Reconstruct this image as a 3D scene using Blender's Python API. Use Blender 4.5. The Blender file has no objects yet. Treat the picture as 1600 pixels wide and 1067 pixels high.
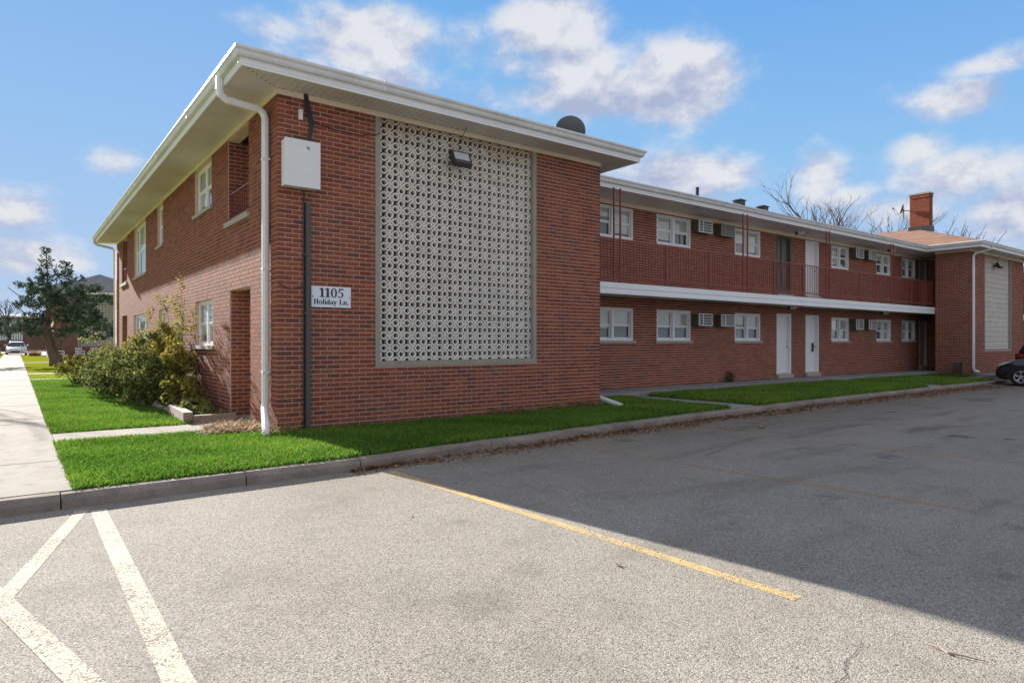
import bpy, math, random
import numpy as np
from mathutils import Vector, Matrix
rad = math.radians
rnd = random.Random(7)
S = bpy.context.scene
COL = S.collection

# ------------------------------------------------------------------ camera
TH = rad(52.72)
D2 = (math.cos(TH), math.sin(TH)); R2 = (math.sin(TH), -math.cos(TH))
CX, CY, CZ = -3.1636, -10.0087, 1.375
F = 1020.0
cam = bpy.data.cameras.new('camera'); camo = bpy.data.objects.new('camera', cam); COL.objects.link(camo)
camo.location = (CX, CY, CZ)
camo.rotation_euler = (rad(90), 0, TH - rad(90))
cam.sensor_width = 36; cam.lens = 36 * F / 1600; cam.clip_end = 3000; cam.clip_start = .05
S.camera = camo

# ------------------------------------------------------------------ world, sun, exposure
SUN = Vector((-0.12, 1.0, 0.394)).normalized()
S.view_settings.view_transform = 'Standard'; S.view_settings.look = 'None'
S.view_settings.exposure = 1.5; S.view_settings.gamma = 1
W = bpy.data.worlds.new('World'); S.world = W; W.use_nodes = True
wt = W.node_tree; wt.nodes.clear()
def nd(t, typ, **k):
    n = t.nodes.new(typ)
    for a, b in k.items(): setattr(n, a, b)
    return n
def mt(t, op, a, b=None, c=None, clamp=False):
    n = t.nodes.new('ShaderNodeMath'); n.operation = op; n.use_clamp = clamp
    for i, v in enumerate((a, b, c)):
        if v is None: continue
        if isinstance(v, (int, float)): n.inputs[i].default_value = v
        else: t.links.new(v, n.inputs[i])
    return n.outputs[0]
def mixc(t, fac, a, b, mode='MIX'):
    n = t.nodes.new('ShaderNodeMix'); n.data_type = 'RGBA'; n.blend_type = mode
    for s, v in ((n.inputs[0], fac), (n.inputs[6], a), (n.inputs[7], b)):
        if isinstance(v, (int, float)): s.default_value = v
        elif isinstance(v, (tuple, list)): s.default_value = (*v[:3], 1)
        else: t.links.new(v, s)
    return n.outputs[2]
def ramp(t, v, stops):
    n = t.nodes.new('ShaderNodeValToRGB'); e = n.color_ramp.elements
    while len(e) < len(stops): e.new(.5)
    for i, (p, c) in enumerate(stops):
        e[i].position = p; e[i].color = (*c, 1) if isinstance(c, tuple) else (c, c, c, 1)
    t.links.new(v, n.inputs[0]); return n.outputs[0]
def noise(t, vec, scale, detail=4, rough=.55, w=0):
    n = t.nodes.new('ShaderNodeTexNoise'); n.inputs['Scale'].default_value = scale
    n.inputs['Detail'].default_value = detail; n.inputs['Roughness'].default_value = rough
    if vec is not None: t.links.new(vec, n.inputs['Vector'])
    return n.outputs['Fac']
sky = nd(wt, 'ShaderNodeTexSky', sky_type='NISHITA', sun_disc=False)
sky.sun_elevation = math.asin(SUN.z); sky.sun_rotation = math.atan2(SUN.x, SUN.y)
sky.air_density = 1.0; sky.dust_density = 0.15; sky.ozone_density = 1.0
tc = nd(wt, 'ShaderNodeTexCoord')
sp = nd(wt, 'ShaderNodeSeparateXYZ'); wt.links.new(tc.outputs['Generated'], sp.inputs[0])
az = mt(wt, 'ARCTAN2', sp.outputs[0], sp.outputs[1]); el = mt(wt, 'ARCSINE', sp.outputs[2])
def px2ae(px, py):
    a = (px - 800) / F
    x, y, z = D2[0] + a * R2[0], D2[1] + a * R2[1], (533 - py) / F
    return math.atan2(x, y), math.atan2(z, math.hypot(x, y))
# each cloud of the sky: place (azimuth, elevation), half sizes, weight
blobs = []
for (px, py, rx, ry, w) in ((430,42,55,26,.7),(575,62,80,50,1.35),(500,110,100,30,.75),(620,120,60,36,.85),(725,70,44,40,.6),(865,42,75,52,1.2),(800,95,50,36,.7),
        (900,105,90,46,.95),(1060,128,82,50,1.5),(960,145,130,32,1.25),(760,150,90,26,.5),(1065,275,105,32,1.15),(1283,272,38,36,1.0),(1310,308,60,20,.7),
        (1500,155,78,30,.95),(1545,100,80,20,.7),(1440,235,40,26,.9),(1500,275,85,36,1.0),(1580,330,70,44,1.0),(190,250,42,26,.75),(20,330,55,32,1.0),(40,400,90,34,.95),
        (110,455,120,20,.6),(1400,330,90,20,.7)):
    a0, e0 = px2ae(px, py); a1, _ = px2ae(px + rx, py); _, e1 = px2ae(px, py - ry)
    blobs.append((a0, e0, abs(a1 - a0)*1.32, abs(e1 - e0)*1.3, w*1.04))
nv = nd(wt, 'ShaderNodeMapping'); nv.inputs['Scale'].default_value = (1, 1, 1.7); wt.links.new(tc.outputs['Generated'], nv.inputs[0])
n1 = noise(wt, nv.outputs[0], 10.5, 9, .6)
nv2 = nd(wt, 'ShaderNodeMapping'); nv2.inputs['Scale'].default_value = (1, 1, 1.7); nv2.inputs['Location'].default_value = (.0, .0, .035); wt.links.new(tc.outputs['Generated'], nv2.inputs[0])
n1b = noise(wt, nv2.outputs[0], 10.5, 6, .6)
vd = nd(wt, 'ShaderNodeVectorMath', operation='DOT_PRODUCT'); wt.links.new(tc.outputs['Generated'], vd.inputs[0]); vd.inputs[1].default_value = (D2[0]*.97, D2[1]*.97, .24)
fill_cloud = nd(wt, 'ShaderNodeMapRange', interpolation_type='SMOOTHSTEP'); wt.links.new(vd.outputs['Value'], fill_cloud.inputs[0])
fill_cloud.inputs[1].default_value = .74; fill_cloud.inputs[2].default_value = .50; fill_cloud.inputs[3].default_value = 0; fill_cloud.inputs[4].default_value = 1.15  # extra cloud cover outside the view, added to whiten the light in shade
n2 = noise(wt, nv.outputs[0], 3.1, 3, .5)
best = None; lit = None
for (a0, e0, sa, se, w) in blobs:
    da = mt(wt, 'MULTIPLY', mt(wt, 'SUBTRACT', az, a0), 1 / sa)
    de = mt(wt, 'MULTIPLY', mt(wt, 'SUBTRACT', el, e0), 1 / se)
    q = mt(wt, 'ADD', mt(wt, 'MULTIPLY', da, da), mt(wt, 'MULTIPLY', de, de))
    g = mt(wt, 'MULTIPLY', mt(wt, 'EXPONENT', mt(wt, 'MULTIPLY', q, -.9)), w)
    l = mt(wt, 'MULTIPLY', g, de)
    best = g if best is None else mt(wt, 'MAXIMUM', best, g)
    lit = l if lit is None else mt(wt, 'ADD', lit, l)
dens = mt(wt, 'ADD', mt(wt, 'ADD', best, mt(wt, 'MULTIPLY', fill_cloud.outputs[0], mt(wt, 'ADD', mt(wt, 'MULTIPLY', mt(wt, 'SUBTRACT', n2, .5), 2.0), .95))), mt(wt, 'MULTIPLY', mt(wt, 'SUBTRACT', n1, .5), 1.45))
mask = nd(wt, 'ShaderNodeMapRange', interpolation_type='SMOOTHSTEP'); wt.links.new(dens, mask.inputs[0])
mask.inputs[1].default_value = .22; mask.inputs[2].default_value = .98; mask.inputs[4].default_value = .92
shade = mt(wt, 'ADD', mt(wt, 'MULTIPLY', lit, .32), mt(wt, 'ADD', mt(wt, 'MULTIPLY', mt(wt, 'SUBTRACT', n1, n1b), 2.6), mt(wt, 'ADD', mt(wt, 'MULTIPLY', mt(wt, 'SUBTRACT', n1, .5), .9), .60)))
ccol = ramp(wt, shade, ((.1, (1.7, 1.88, 2.55)), (.5, (2.4, 2.5, 2.95)), (.9, (3.2, 3.2, 3.3))))
grad = ramp(wt, mt(wt, 'DIVIDE', mt(wt, 'MAXIMUM', el, 0.0), 1.5708), ((0.0, (1.75, 2.3, 3.2)), (.08, (1.35, 2.15, 3.3)), (.16, (.95, 1.95, 3.35)), (.31, (.5, 1.5, 3.2)), (1.0, (.25, .95, 2.65))))
cl = nd(wt, 'ShaderNodeVectorMath', operation='MINIMUM'); wt.links.new(sky.outputs[0], cl.inputs[0]); cl.inputs[1].default_value = (3.2, 3.4, 3.8)
base_sky = mixc(wt, .15, grad, cl.outputs[0])
skyc = mixc(wt, mask.outputs[0], base_sky, ccol)
bg = nd(wt, 'ShaderNodeBackground'); bg.inputs['Strength'].default_value = .09
wt.links.new(skyc, bg.inputs[0])
wo = nd(wt, 'ShaderNodeOutputWorld'); wt.links.new(bg.outputs[0], wo.inputs[0])
sl = bpy.data.lights.new('sun', 'SUN'); sl.energy = 5.0; sl.angle = rad(.5); sl.color = (1, .945, .87)
so = bpy.data.objects.new('sun', sl); COL.objects.link(so); so.rotation_euler = SUN.to_track_quat('Z', 'Y').to_euler()
S.render.engine = 'CYCLES'
S.cycles.max_bounces = 6; S.cycles.transparent_max_bounces = 8

# ------------------------------------------------------------------ helpers
def mesh_from(v, f, m, attr=None, smooth=False):
    me = bpy.data.meshes.new('mesh'); me.from_pydata(v, [], f); me.materials.append(m)
    if attr is not None:
        a = me.attributes.new('tone', 'FLOAT', 'POINT'); a.data.foreach_set('value', np.asarray(attr, dtype=np.float32))
    if smooth: me.polygons.foreach_set('use_smooth', [True] * len(me.polygons))
    me.update(); return me
def link(name, me, parent=None, loc=None):
    o = bpy.data.objects.new(name, me); COL.objects.link(o)
    if parent is not None: o.parent = parent
    if loc is not None: o.location = loc
    return o
class MB:
    def __init__(s): s.v = []; s.f = []; s.t = []
    def box(s, x0, x1, y0, y1, z0, z1, tone=0):
        b = len(s.v)
        s.v += [(x0,y0,z0),(x1,y0,z0),(x1,y1,z0),(x0,y1,z0),(x0,y0,z1),(x1,y0,z1),(x1,y1,z1),(x0,y1,z1)]
        s.f += [(b,b+3,b+2,b+1),(b+4,b+5,b+6,b+7),(b,b+1,b+5,b+4),(b+1,b+2,b+6,b+5),(b+2,b+3,b+7,b+6),(b+3,b,b+4,b+7)]
        s.t += [tone] * 8; return s
    def poly(s, pts, tone=0):
        b = len(s.v); s.v += [tuple(p) for p in pts]; s.f.append(tuple(range(b, b + len(pts)))); s.t += [tone] * len(pts); return s
    def prism(s, pts, z0, z1, tone=0):      # pts CCW in xy
        b = len(s.v); n = len(pts)
        s.v += [(x, y, z0) for x, y in pts] + [(x, y, z1) for x, y in pts]
        s.f.append(tuple(b + n + i for i in range(n))); s.f.append(tuple(b + n - 1 - i for i in range(n)))
        for i in range(n): j = (i + 1) % n; s.f.append((b+i, b+j, b+n+j, b+n+i))
        s.t += [tone] * (2 * n); return s
    def extr(s, prof, p0, p1, up=(0,0,1), side=None, tone=0):   # profile (a,b) along side and up, swept p0->p1
        p0 = Vector(p0); p1 = Vector(p1); d = (p1 - p0).normalized(); up = Vector(up)
        sd = Vector(side) if side is not None else d.cross(up).normalized()
        b = len(s.v); n = len(prof)
        for p in (p0, p1): s.v += [tuple(p + sd * a + up * c) for a, c in prof]
        s.f.append(tuple(b + i for i in range(n))); s.f.append(tuple(b + 2*n - 1 - i for i in range(n)))
        for i in range(n): j = (i + 1) % n; s.f.append((b+j, b+i, b+n+i, b+n+j))
        s.t += [tone] * (2 * n); return s
    def tube(s, pts, rs, n=8, tone=0, cap=True, sq=False):
        pts = [Vector(p) for p in pts]
        if isinstance(rs, (int, float)): rs = [rs] * len(pts)
        b = len(s.v); ref = None
        for i, p in enumerate(pts):
            d = (pts[min(i+1, len(pts)-1)] - pts[max(i-1, 0)]).normalized()
            if ref is None:
                ref = Vector((0,0,1)) if abs(d.z) < .9 else Vector((1,0,0))
            a = (ref - d * ref.dot(d)).normalized(); c = d.cross(a); ref = a
            for k in range(n):
                t = 2 * math.pi * (k + .5) / n
                s.v.append(tuple(p + (a * math.cos(t) + c * math.sin(t)) * rs[i]))
            s.t += [tone] * n
        for i in range(len(pts) - 1):
            for k in range(n):
                j = (k + 1) % n
                s.f.append((b+i*n+k, b+i*n+j, b+(i+1)*n+j, b+(i+1)*n+k))
        if cap:
            s.f.append(tuple(b + n - 1 - k for k in range(n))); e = b + (len(pts)-1)*n
            s.f.append(tuple(e + k for k in range(n)))
        return s
    def lathe(s, prof, org, axis='z', n=24, tone=0, sx=1, sy=1):
        b = len(s.v); m = len(prof)
        for k in range(n):
            t = 2 * math.pi * k / n; c, q = math.cos(t), math.sin(t)
            for r, h in prof:
                p = {'z': (r*c*sx, r*q*sy, h), 'y': (r*c*sx, h, r*q*sy), 'x': (h, r*c*sx, r*q*sy)}[axis]
                s.v.append((org[0]+p[0], org[1]+p[1], org[2]+p[2])); s.t.append(tone)
        for k in range(n):
            j = (k + 1) % n
            for i in range(m - 1): s.f.append((b+k*m+i, b+j*m+i, b+j*m+i+1, b+k*m+i+1))
        return s
    def mesh(s, m, smooth=False): return mesh_from(s.v, s.f, m, s.t, smooth)
    def build(s, name, m, parent=None, loc=None, smooth=False, kind=None):
        o = link(name, s.mesh(m, smooth), parent, loc)
        if kind: o['kind'] = kind
        return o
def tag(o, label=None, cat=None, group=None, kind=None):
    for k, v in (('label', label), ('category', cat), ('group', group), ('kind', kind)):
        if v: o[k] = v
    return o
def empty(name, loc=(0,0,0), rz=0, **k):
    o = bpy.data.objects.new(name, None); COL.objects.link(o); o.location = loc; o.rotation_euler = (0,0,rz); o.empty_display_size = .2
    return tag(o, **k)
def box(name, m, parent, x0, x1, y0, y1, z0, z1): return MB().box(x0,x1,y0,y1,z0,z1).build(name, m, parent)

# ------------------------------------------------------------------ materials
def newmat(name):
    m = bpy.data.materials.new(name); m.use_nodes = True; t = m.node_tree
    p = t.nodes['Principled BSDF']; return m, t, p
def bump(t, p, h, strength=.3, dist=.01):
    b = t.nodes.new('ShaderNodeBump'); b.inputs['Strength'].default_value = strength; b.inputs['Distance'].default_value = dist
    t.links.new(h, b.inputs['Height']); t.links.new(b.outputs[0], p.inputs['Normal'])
def plain(name, col, rough=.5, var=.12, scale=6, metal=0, bmp=0, bscale=60, spec=.5, dirt=None, dirtamt=.3):
    m, t, p = newmat(name)
    g = nd(t, 'ShaderNodeNewGeometry').outputs['Position']
    n = noise(t, g, scale, 5, .6)
    k = mt(t, 'ADD', mt(t, 'MULTIPLY', mt(t, 'SUBTRACT', n, .5), 2 * var), 1.0)
    c = nd(t, 'ShaderNodeVectorMath', operation='SCALE'); c.inputs[0].default_value = col; t.links.new(k, c.inputs['Scale'])
    out = c.outputs[0]
    if dirt:
        n3 = noise(t, g, scale * .35, 6, .65)
        out = mixc(t, mt(t, 'MULTIPLY', ramp(t, n3, ((.45, 0.0), (.7, 1.0))), dirtamt), out, dirt)
    t.links.new(out, p.inputs['Base Color']); p.inputs['Roughness'].default_value = rough; p.inputs['Metallic'].default_value = metal
    p.inputs['Specular IOR Level'].default_value = spec
    if bmp: bump(t, p, noise(t, g, bscale, 4, .6), bmp, .006)
    return m
def tonemat(name, stops, rough=.6, spec=.3, trans=0):
    m, t, p = newmat(name)
    a = nd(t, 'ShaderNodeAttribute', attribute_name='tone')
    ao = nd(t, 'ShaderNodeAttribute', attribute_name='tone', attribute_type='OBJECT')
    v = mt(t, 'ADD', a.outputs['Fac'], ao.outputs['Fac'])
    c = ramp(t, v, stops); t.links.new(c, p.inputs['Base Color']); p.inputs['Roughness'].default_value = rough
    p.inputs['Specular IOR Level'].default_value = spec
    if trans:
        tr = nd(t, 'ShaderNodeBsdfTranslucent'); t.links.new(c, tr.inputs[0])
        mx = nd(t, 'ShaderNodeMixShader'); mx.inputs[0].default_value = trans
        t.links.new(p.outputs[0], mx.inputs[1]); t.links.new(tr.outputs[0], mx.inputs[2])
        t.links.new(mx.outputs[0], t.nodes['Material Output'].inputs[0])
    return m, t, p, c
BP = .22; BC = .0722
BRST = ((0.0, (.135,.066,.058)), (.06, (.15,.062,.052)), (.10, (.19,.058,.040)), (.35, (.24,.066,.037)), (.6, (.28,.079,.040)), (.85, (.33,.100,.046)), (1.0, (.22,.076,.050)))
def m_brick():
    m, t, p, c = tonemat('brick_clay', BRST, .85, .25)
    g = nd(t, 'ShaderNodeNewGeometry').outputs['Position']
    n = noise(t, g, 45, 4, .7); n2 = noise(t, g, .8, 4, .6)
    k = mixc(t, mt(t, 'MULTIPLY', mt(t, 'SUBTRACT', n, .5, clamp=True), 1.2), c, (.055,.030,.028))
    k = mixc(t, mt(t, 'MULTIPLY', ramp(t, n2, ((.42, 0.0), (.75, 1.0))), .28), k, (.23,.13,.10))
    sz = nd(t, 'ShaderNodeSeparateXYZ'); t.links.new(g, sz.inputs[0])
    ms = nd(t, 'ShaderNodeMapping'); ms.inputs['Scale'].default_value = (3.2, 3.2, .28); t.links.new(g, ms.inputs[0])
    st = noise(t, ms.outputs[0], 1.0, 5, .65)
    k = mixc(t, mt(t, 'MULTIPLY', ramp(t, st, ((.52, 0.0), (.72, 1.0))), .38), k, (.095,.045,.036))
    base = mt(t, 'MULTIPLY', mt(t, 'SUBTRACT', .33, mt(t, 'ADD', sz.outputs[2], mt(t, 'MULTIPLY', n2, .3)), clamp=True), 2.6, clamp=True)
    k = mixc(t, base, k, (.085,.075,.05))
    t.links.new(k, p.inputs['Base Color']); bump(t, p, n, .5, .004); return m
def m_mortar():
    m, t, p = newmat('mortar')
    g = nd(t, 'ShaderNodeNewGeometry').outputs['Position']
    n = noise(t, g, 3, 5, .6)
    c = ramp(t, n, ((.3, (.60,.42,.345)), (.7, (.70,.51,.425))))
    t.links.new(c, p.inputs['Base Color']); p.inputs['Roughness'].default_value = .95
    bump(t, p, noise(t, g, 90, 3, .6), .4, .004); return m
def m_brickpattern(name, hi=1.0):
    m, t, p = newmat(name)
    g = nd(t, 'ShaderNodeNewGeometry').outputs['Position']; s = nd(t, 'ShaderNodeSeparateXYZ'); t.links.new(g, s.inputs[0])
    row = mt(t, 'DIVIDE', s.outputs[2], BC); rf = mt(t, 'FLOOR', row)
    u = mt(t, 'ADD', mt(t, 'DIVIDE', mt(t, 'ADD', s.outputs[0], s.outputs[1]), BP), mt(t, 'MULTIPLY', mt(t, 'FLOORED_MODULO', rf, 2), .5))
    uf = mt(t, 'FLOOR', u)
    fm = mt(t, 'MAXIMUM', mt(t, 'GREATER_THAN', mt(t, 'FRACT', row), .85), mt(t, 'GREATER_THAN', mt(t, 'FRACT', u), .955))
    cv = nd(t, 'ShaderNodeCombineXYZ'); t.links.new(uf, cv.inputs[0]); t.links.new(rf, cv.inputs[1])
    w = nd(t, 'ShaderNodeTexWhiteNoise'); t.links.new(cv.outputs[0], w.inputs[0])
    c = mixc(t, fm, ramp(t, w.outputs[0], tuple((a, tuple(x*hi for x in b)) for a, b in BRST)), (.36,.32,.31))
    t.links.new(c, p.inputs['Base Color']); p.inputs['Roughness'].default_value = .9
    bump(t, p, mt(t, 'SUBTRACT', 1.0, fm), .5, .006); return m
M = {}
M['brick'] = m_brick(); M['mortar'] = m_mortar(); M['brickpat'] = m_brickpattern('hazed_far_brick', .62)  # far brick greyed and darkened: distance haze painted into its colour
M['white'] = plain('white_paint', (.82,.83,.83), .45, .05, 3, dirt=(.45,.42,.36), dirtamt=.18)
M['fascia'] = plain('fascia_paint', (.84,.86,.87), .4, .04, 2, dirt=(.5,.48,.44), dirtamt=.15)
M['gutter'] = plain('gutter_metal', (.72,.73,.72), .38, .06, 4, dirt=(.30,.29,.26), dirtamt=.35)
M['cream'] = plain('cream_trim', (.84,.73,.56), .55, .06, 3, dirt=(.42,.36,.27), dirtamt=.25)
M['soffit'] = plain('soffit_panel', (.73,.69,.66), .5, .07, 1.5, dirt=(.30,.25,.19), dirtamt=.3)
M['vinyl'] = plain('window_vinyl', (.84,.85,.85), .4, .03, 5)
M['sill'] = plain('limestone', (.40,.37,.32), .85, .12, 9, bmp=.3)
M['frame_conc'] = plain('frame_concrete', (.36,.33,.27), .85, .12, 6, bmp=.3, dirt=(.22,.20,.17), dirtamt=.4)
M['door'] = plain('door_paint', (.80,.81,.81), .4, .04, 4)
M['creamdoor'] = plain('old_door_paint', (.50,.47,.40), .5, .05, 4)
M['storm'] = plain('storm_door_mesh', (.14,.13,.125), .5, .1, 8)
M['red'] = plain('red_iron_paint', (.24,.048,.036), .5, .15, 14)
M['dark'] = plain('dark_interior', (.025,.025,.027), .9, .1, 4)
M['blind'] = plain('window_blind', (.72,.70,.64), .8, .06, 9)
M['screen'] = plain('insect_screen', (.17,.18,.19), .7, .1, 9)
M['inner'] = plain('stairwell_wall', (.21,.19,.17), .9, .1, 3)
M['metal_dark'] = plain('dark_metal', (.035,.036,.04), .45, .1, 9)
M['conduit'] = plain('conduit_paint', (.075,.075,.078), .5, .12, 5)
M['boxwhite'] = plain('enclosure_paint', (.80,.81,.80), .5, .05, 5, dirt=(.45,.42,.38), dirtamt=.2)
M['dish'] = plain('dish_paint', (.10,.11,.12), .5, .08, 6)
M['brass'] = plain('brass', (.5,.35,.15), .35, .1, 9, metal=1)
M['lens'] = plain('lamp_lens', (.55,.58,.60), .15, .1, 12)
M['signw'] = plain('sign_face', (.76,.84,.90), .35, .03, 6)
M['ink'] = plain('sign_ink', (.075,.025,.035), .5, .1, 9)
M['ink2'] = plain('sign_ink_blue', (.035,.035,.06), .5, .1, 9)
M['ac'] = plain('sleeve_paint', (.10,.095,.07), .6, .12, 9)
M['plastic'] = plain('white_plastic', (.75,.76,.78), .35, .03, 4)
M['wood'] = plain('weathered_timber', (.34,.25,.20), .85, .2, 10, bmp=.4, bscale=40)
M['bark'] = plain('bark', (.12,.085,.065), .95, .3, 8, bmp=.8, bscale=25)
M['twig'] = plain('twig_bark', (.085,.068,.06), .9, .2, 8)
M['soil'] = plain('soil', (.07,.05,.035), .95, .3, 12, bmp=.6, bscale=50)
M['tyre'] = plain('tyre_rubber', (.015,.015,.016), .85, .1, 9)
M['rim'] = plain('alloy_rim', (.55,.57,.60), .3, .05, 9, metal=.8)
M['carblack'] = plain('black_car_paint', (.012,.014,.018), .16, .05, 5, spec=.7)
M['cardark'] = plain('dark_car_paint', (.03,.035,.05), .25, .05, 5, spec=.6)
M['carsuv'] = plain('dark_red_car_paint', (.02,.012,.014), .18, .05, 5, spec=.6)
M['carwhite'] = plain('white_car_paint', (.72,.72,.70), .25, .03, 5, spec=.5)
M['carglass'] = plain('tinted_glass', (.02,.025,.03), .06, .05, 5, spec=.8)
M['redlamp'] = plain('tail_lamp', (.35,.015,.012), .2, .1, 12)
M['headlamp'] = plain('headlamp', (.55,.55,.50), .15, .15, 14)
def m_glass():
    m, t, p = newmat('window_glass'); t.nodes.remove(p)
    tr = nd(t, 'ShaderNodeBsdfTransparent'); tr.inputs[0].default_value = (.93,.95,.94,1)
    gl = nd(t, 'ShaderNodeBsdfGlossy'); gl.inputs['Roughness'].default_value = .03; gl.inputs[0].default_value = (.9,.95,1,1)
    fr = nd(t, 'ShaderNodeLayerWeight'); fr.inputs[0].default_value = .5
    nz = nd(t, 'ShaderNodeNewGeometry').outputs['Position']
    b = nd(t, 'ShaderNodeBump'); b.inputs['Strength'].default_value = .03; b.inputs['Distance'].default_value = .01
    t.links.new(noise(t, nz, 2.5, 2), b.inputs['Height']); t.links.new(b.outputs[0], gl.inputs['Normal'])
    mx = nd(t, 'ShaderNodeMixShader'); t.links.new(mt(t, 'ADD', mt(t, 'MULTIPLY', mt(t, 'POWER', fr.outputs['Facing'], 4.0), .8), .045, clamp=True), mx.inputs[0])
    t.links.new(tr.outputs[0], mx.inputs[1]); t.links.new(gl.outputs[0], mx.inputs[2])
    t.links.new(mx.outputs[0], t.nodes['Material Output'].inputs[0]); return m
M['glass'] = m_glass()
def m_block():
    m, t, p = newmat('breeze_block_cast')
    g = nd(t, 'ShaderNodeNewGeometry').outputs['Position']; s = nd(t, 'ShaderNodeSeparateXYZ'); t.links.new(g, s.inputs[0])
    n = noise(t, g, 5, 5, .6); n3 = noise(t, g, 1.3, 4, .6)
    c = ramp(t, n, ((.3, (.70,.66,.59)), (.7, (.84,.80,.73))))
    st = mt(t, 'MULTIPLY', mt(t, 'ADD', mt(t, 'SUBTRACT', s.outputs[2], 4.72), mt(t, 'MULTIPLY', mt(t, 'SUBTRACT', n3, .5), 1.2)), 1.8, clamp=True)
    c = mixc(t, mt(t, 'MULTIPLY', st, .75), c, (.55,.37,.19))
    t.links.new(c, p.inputs['Base Color']); p.inputs['Roughness'].default_value = .9
    bump(t, p, noise(t, g, 70, 3, .6), .3, .003); return m
M['block'] = m_block()
def m_asphalt():
    m, t, p = newmat('aged_asphalt')
    g = nd(t, 'ShaderNodeNewGeometry').outputs['Position']
    vo = nd(t, 'ShaderNodeTexVoronoi'); vo.inputs['Scale'].default_value = 125; t.links.new(g, vo.inputs['Vector'])
    vs = nd(t, 'ShaderNodeSeparateColor'); t.links.new(vo.outputs['Color'], vs.inputs[0])
    sp1 = ramp(t, vs.outputs[0], ((.0, .36), (.14, .70), (.55, .95), (.85, 1.10), (1.0, 1.35)))
    gap = ramp(t, vo.outputs['Distance'], ((.35, 1.0), (.75, .55)))
    big = noise(t, g, .35, 5, .6); mid = noise(t, g, 2.2, 5, .6)
    c = ramp(t, big, ((.3, (.33,.298,.25)), (.7, (.415,.382,.332))))
    c = mixc(t, 1.0, c, sp1, 'MULTIPLY'); c = mixc(t, .8, c, gap, 'MULTIPLY')
    c = mixc(t, mt(t, 'MULTIPLY', ramp(t, mid, ((.52, 0.0), (.72, 1.0))), .3), c, (.13,.12,.10))
    mp = nd(t, 'ShaderNodeMapping'); mp.inputs['Scale'].default_value = (.5, 2.2, 1); t.links.new(g, mp.inputs[0])
    oil = noise(t, mp.outputs[0], .9, 5, .62)
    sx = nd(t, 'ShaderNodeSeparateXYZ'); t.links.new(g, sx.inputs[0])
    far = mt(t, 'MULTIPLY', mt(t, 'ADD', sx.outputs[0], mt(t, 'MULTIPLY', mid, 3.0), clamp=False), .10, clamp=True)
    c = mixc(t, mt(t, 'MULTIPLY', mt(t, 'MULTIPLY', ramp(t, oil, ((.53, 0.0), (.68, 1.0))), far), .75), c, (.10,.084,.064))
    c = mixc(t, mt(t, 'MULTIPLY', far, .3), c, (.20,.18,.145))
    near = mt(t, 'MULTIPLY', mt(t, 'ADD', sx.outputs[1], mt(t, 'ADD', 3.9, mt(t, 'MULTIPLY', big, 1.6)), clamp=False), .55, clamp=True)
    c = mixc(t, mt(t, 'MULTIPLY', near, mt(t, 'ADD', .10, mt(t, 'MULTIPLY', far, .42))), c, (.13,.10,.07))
    sp2 = noise(t, g, 1.25, 3, .5)
    c = mixc(t, mt(t, 'MULTIPLY', mt(t, 'MULTIPLY', ramp(t, sp2, ((.66, 0.0), (.70, 1.0))), mt(t, 'ADD', .12, far)), .5), c, (.05,.042,.035))
    t.links.new(c, p.inputs['Base Color']); p.inputs['Roughness'].default_value = .95; p.inputs['Specular IOR Level'].default_value = .1
    h = mt(t, 'ADD', mt(t, 'MULTIPLY', vo.outputs['Distance'], -1.0), mt(t, 'MULTIPLY', mid, .6)); bump(t, p, h, .45, .005)
    return m, t, p, c, vs.outputs[0], g
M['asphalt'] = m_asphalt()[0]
def m_paint(name, col, wear):
    m, t, p, c, v, g = m_asphalt(); m.name = name
    n = noise(t, g, 26, 4, .7); n2 = noise(t, g, 2.5, 3, .6)
    k = mt(t, 'ADD', mt(t, 'ADD', mt(t, 'MULTIPLY', n, .8), mt(t, 'MULTIPLY', v, .45)), mt(t, 'MULTIPLY', mt(t, 'SUBTRACT', n2, .25), .8))
    f = nd(t, 'ShaderNodeMapRange'); t.links.new(k, f.inputs[0]); f.inputs[1].default_value = wear - .1; f.inputs[2].default_value = wear + .12
    t.links.new(mixc(t, f.outputs[0], c, col), p.inputs['Base Color']); return m
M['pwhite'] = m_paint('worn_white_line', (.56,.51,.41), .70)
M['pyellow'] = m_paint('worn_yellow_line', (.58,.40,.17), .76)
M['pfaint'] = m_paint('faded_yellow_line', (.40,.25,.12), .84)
def m_conc(name, a, b, joints=False):
    m, t, p = newmat(name); g = nd(t, 'ShaderNodeNewGeometry').outputs['Position']
    n = noise(t, g, 1.2, 6, .62); n2 = noise(t, g, 120, 2, .6); n4 = noise(t, g, 5, 5, .7)
    c = mixc(t, ramp(t, n, ((.3, 0.0), (.7, 1.0))), a, b)
    c = mixc(t, .5, c, ramp(t, n2, ((.3, .7), (.7, 1.25))), 'MULTIPLY')
    c = mixc(t, mt(t, 'MULTIPLY', ramp(t, n4, ((.50, 0.0), (.72, 1.0))), .5), c, tuple(x * .45 for x in a))
    t.links.new(c, p.inputs['Base Color']); p.inputs['Roughness'].default_value = .95; p.inputs['Specular IOR Level'].default_value = .08; bump(t, p, n2, .25, .004); return m
M['walk'] = m_conc('sidewalk_concrete', (.27,.245,.215), (.335,.31,.275))
M['kerb'] = m_conc('kerb_concrete', (.20,.168,.138), (.32,.275,.23))
M['pave'] = m_conc('pavement_concrete', (.22,.215,.205), (.32,.31,.30))
M['lawnsoil'] = plain('turf_base', (.045,.085,.015), .95, .35, 18, bmp=.5, bscale=60)
M['farlawn'] = plain('far_turf', (.19,.22,.018), .95, .22, 3, bmp=.6, bscale=25, spec=.0, dirt=(.16,.13,.03), dirtamt=.35)
M['earth'] = plain('open_ground', (.10,.11,.04), .95, .3, .6, spec=0)
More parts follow.
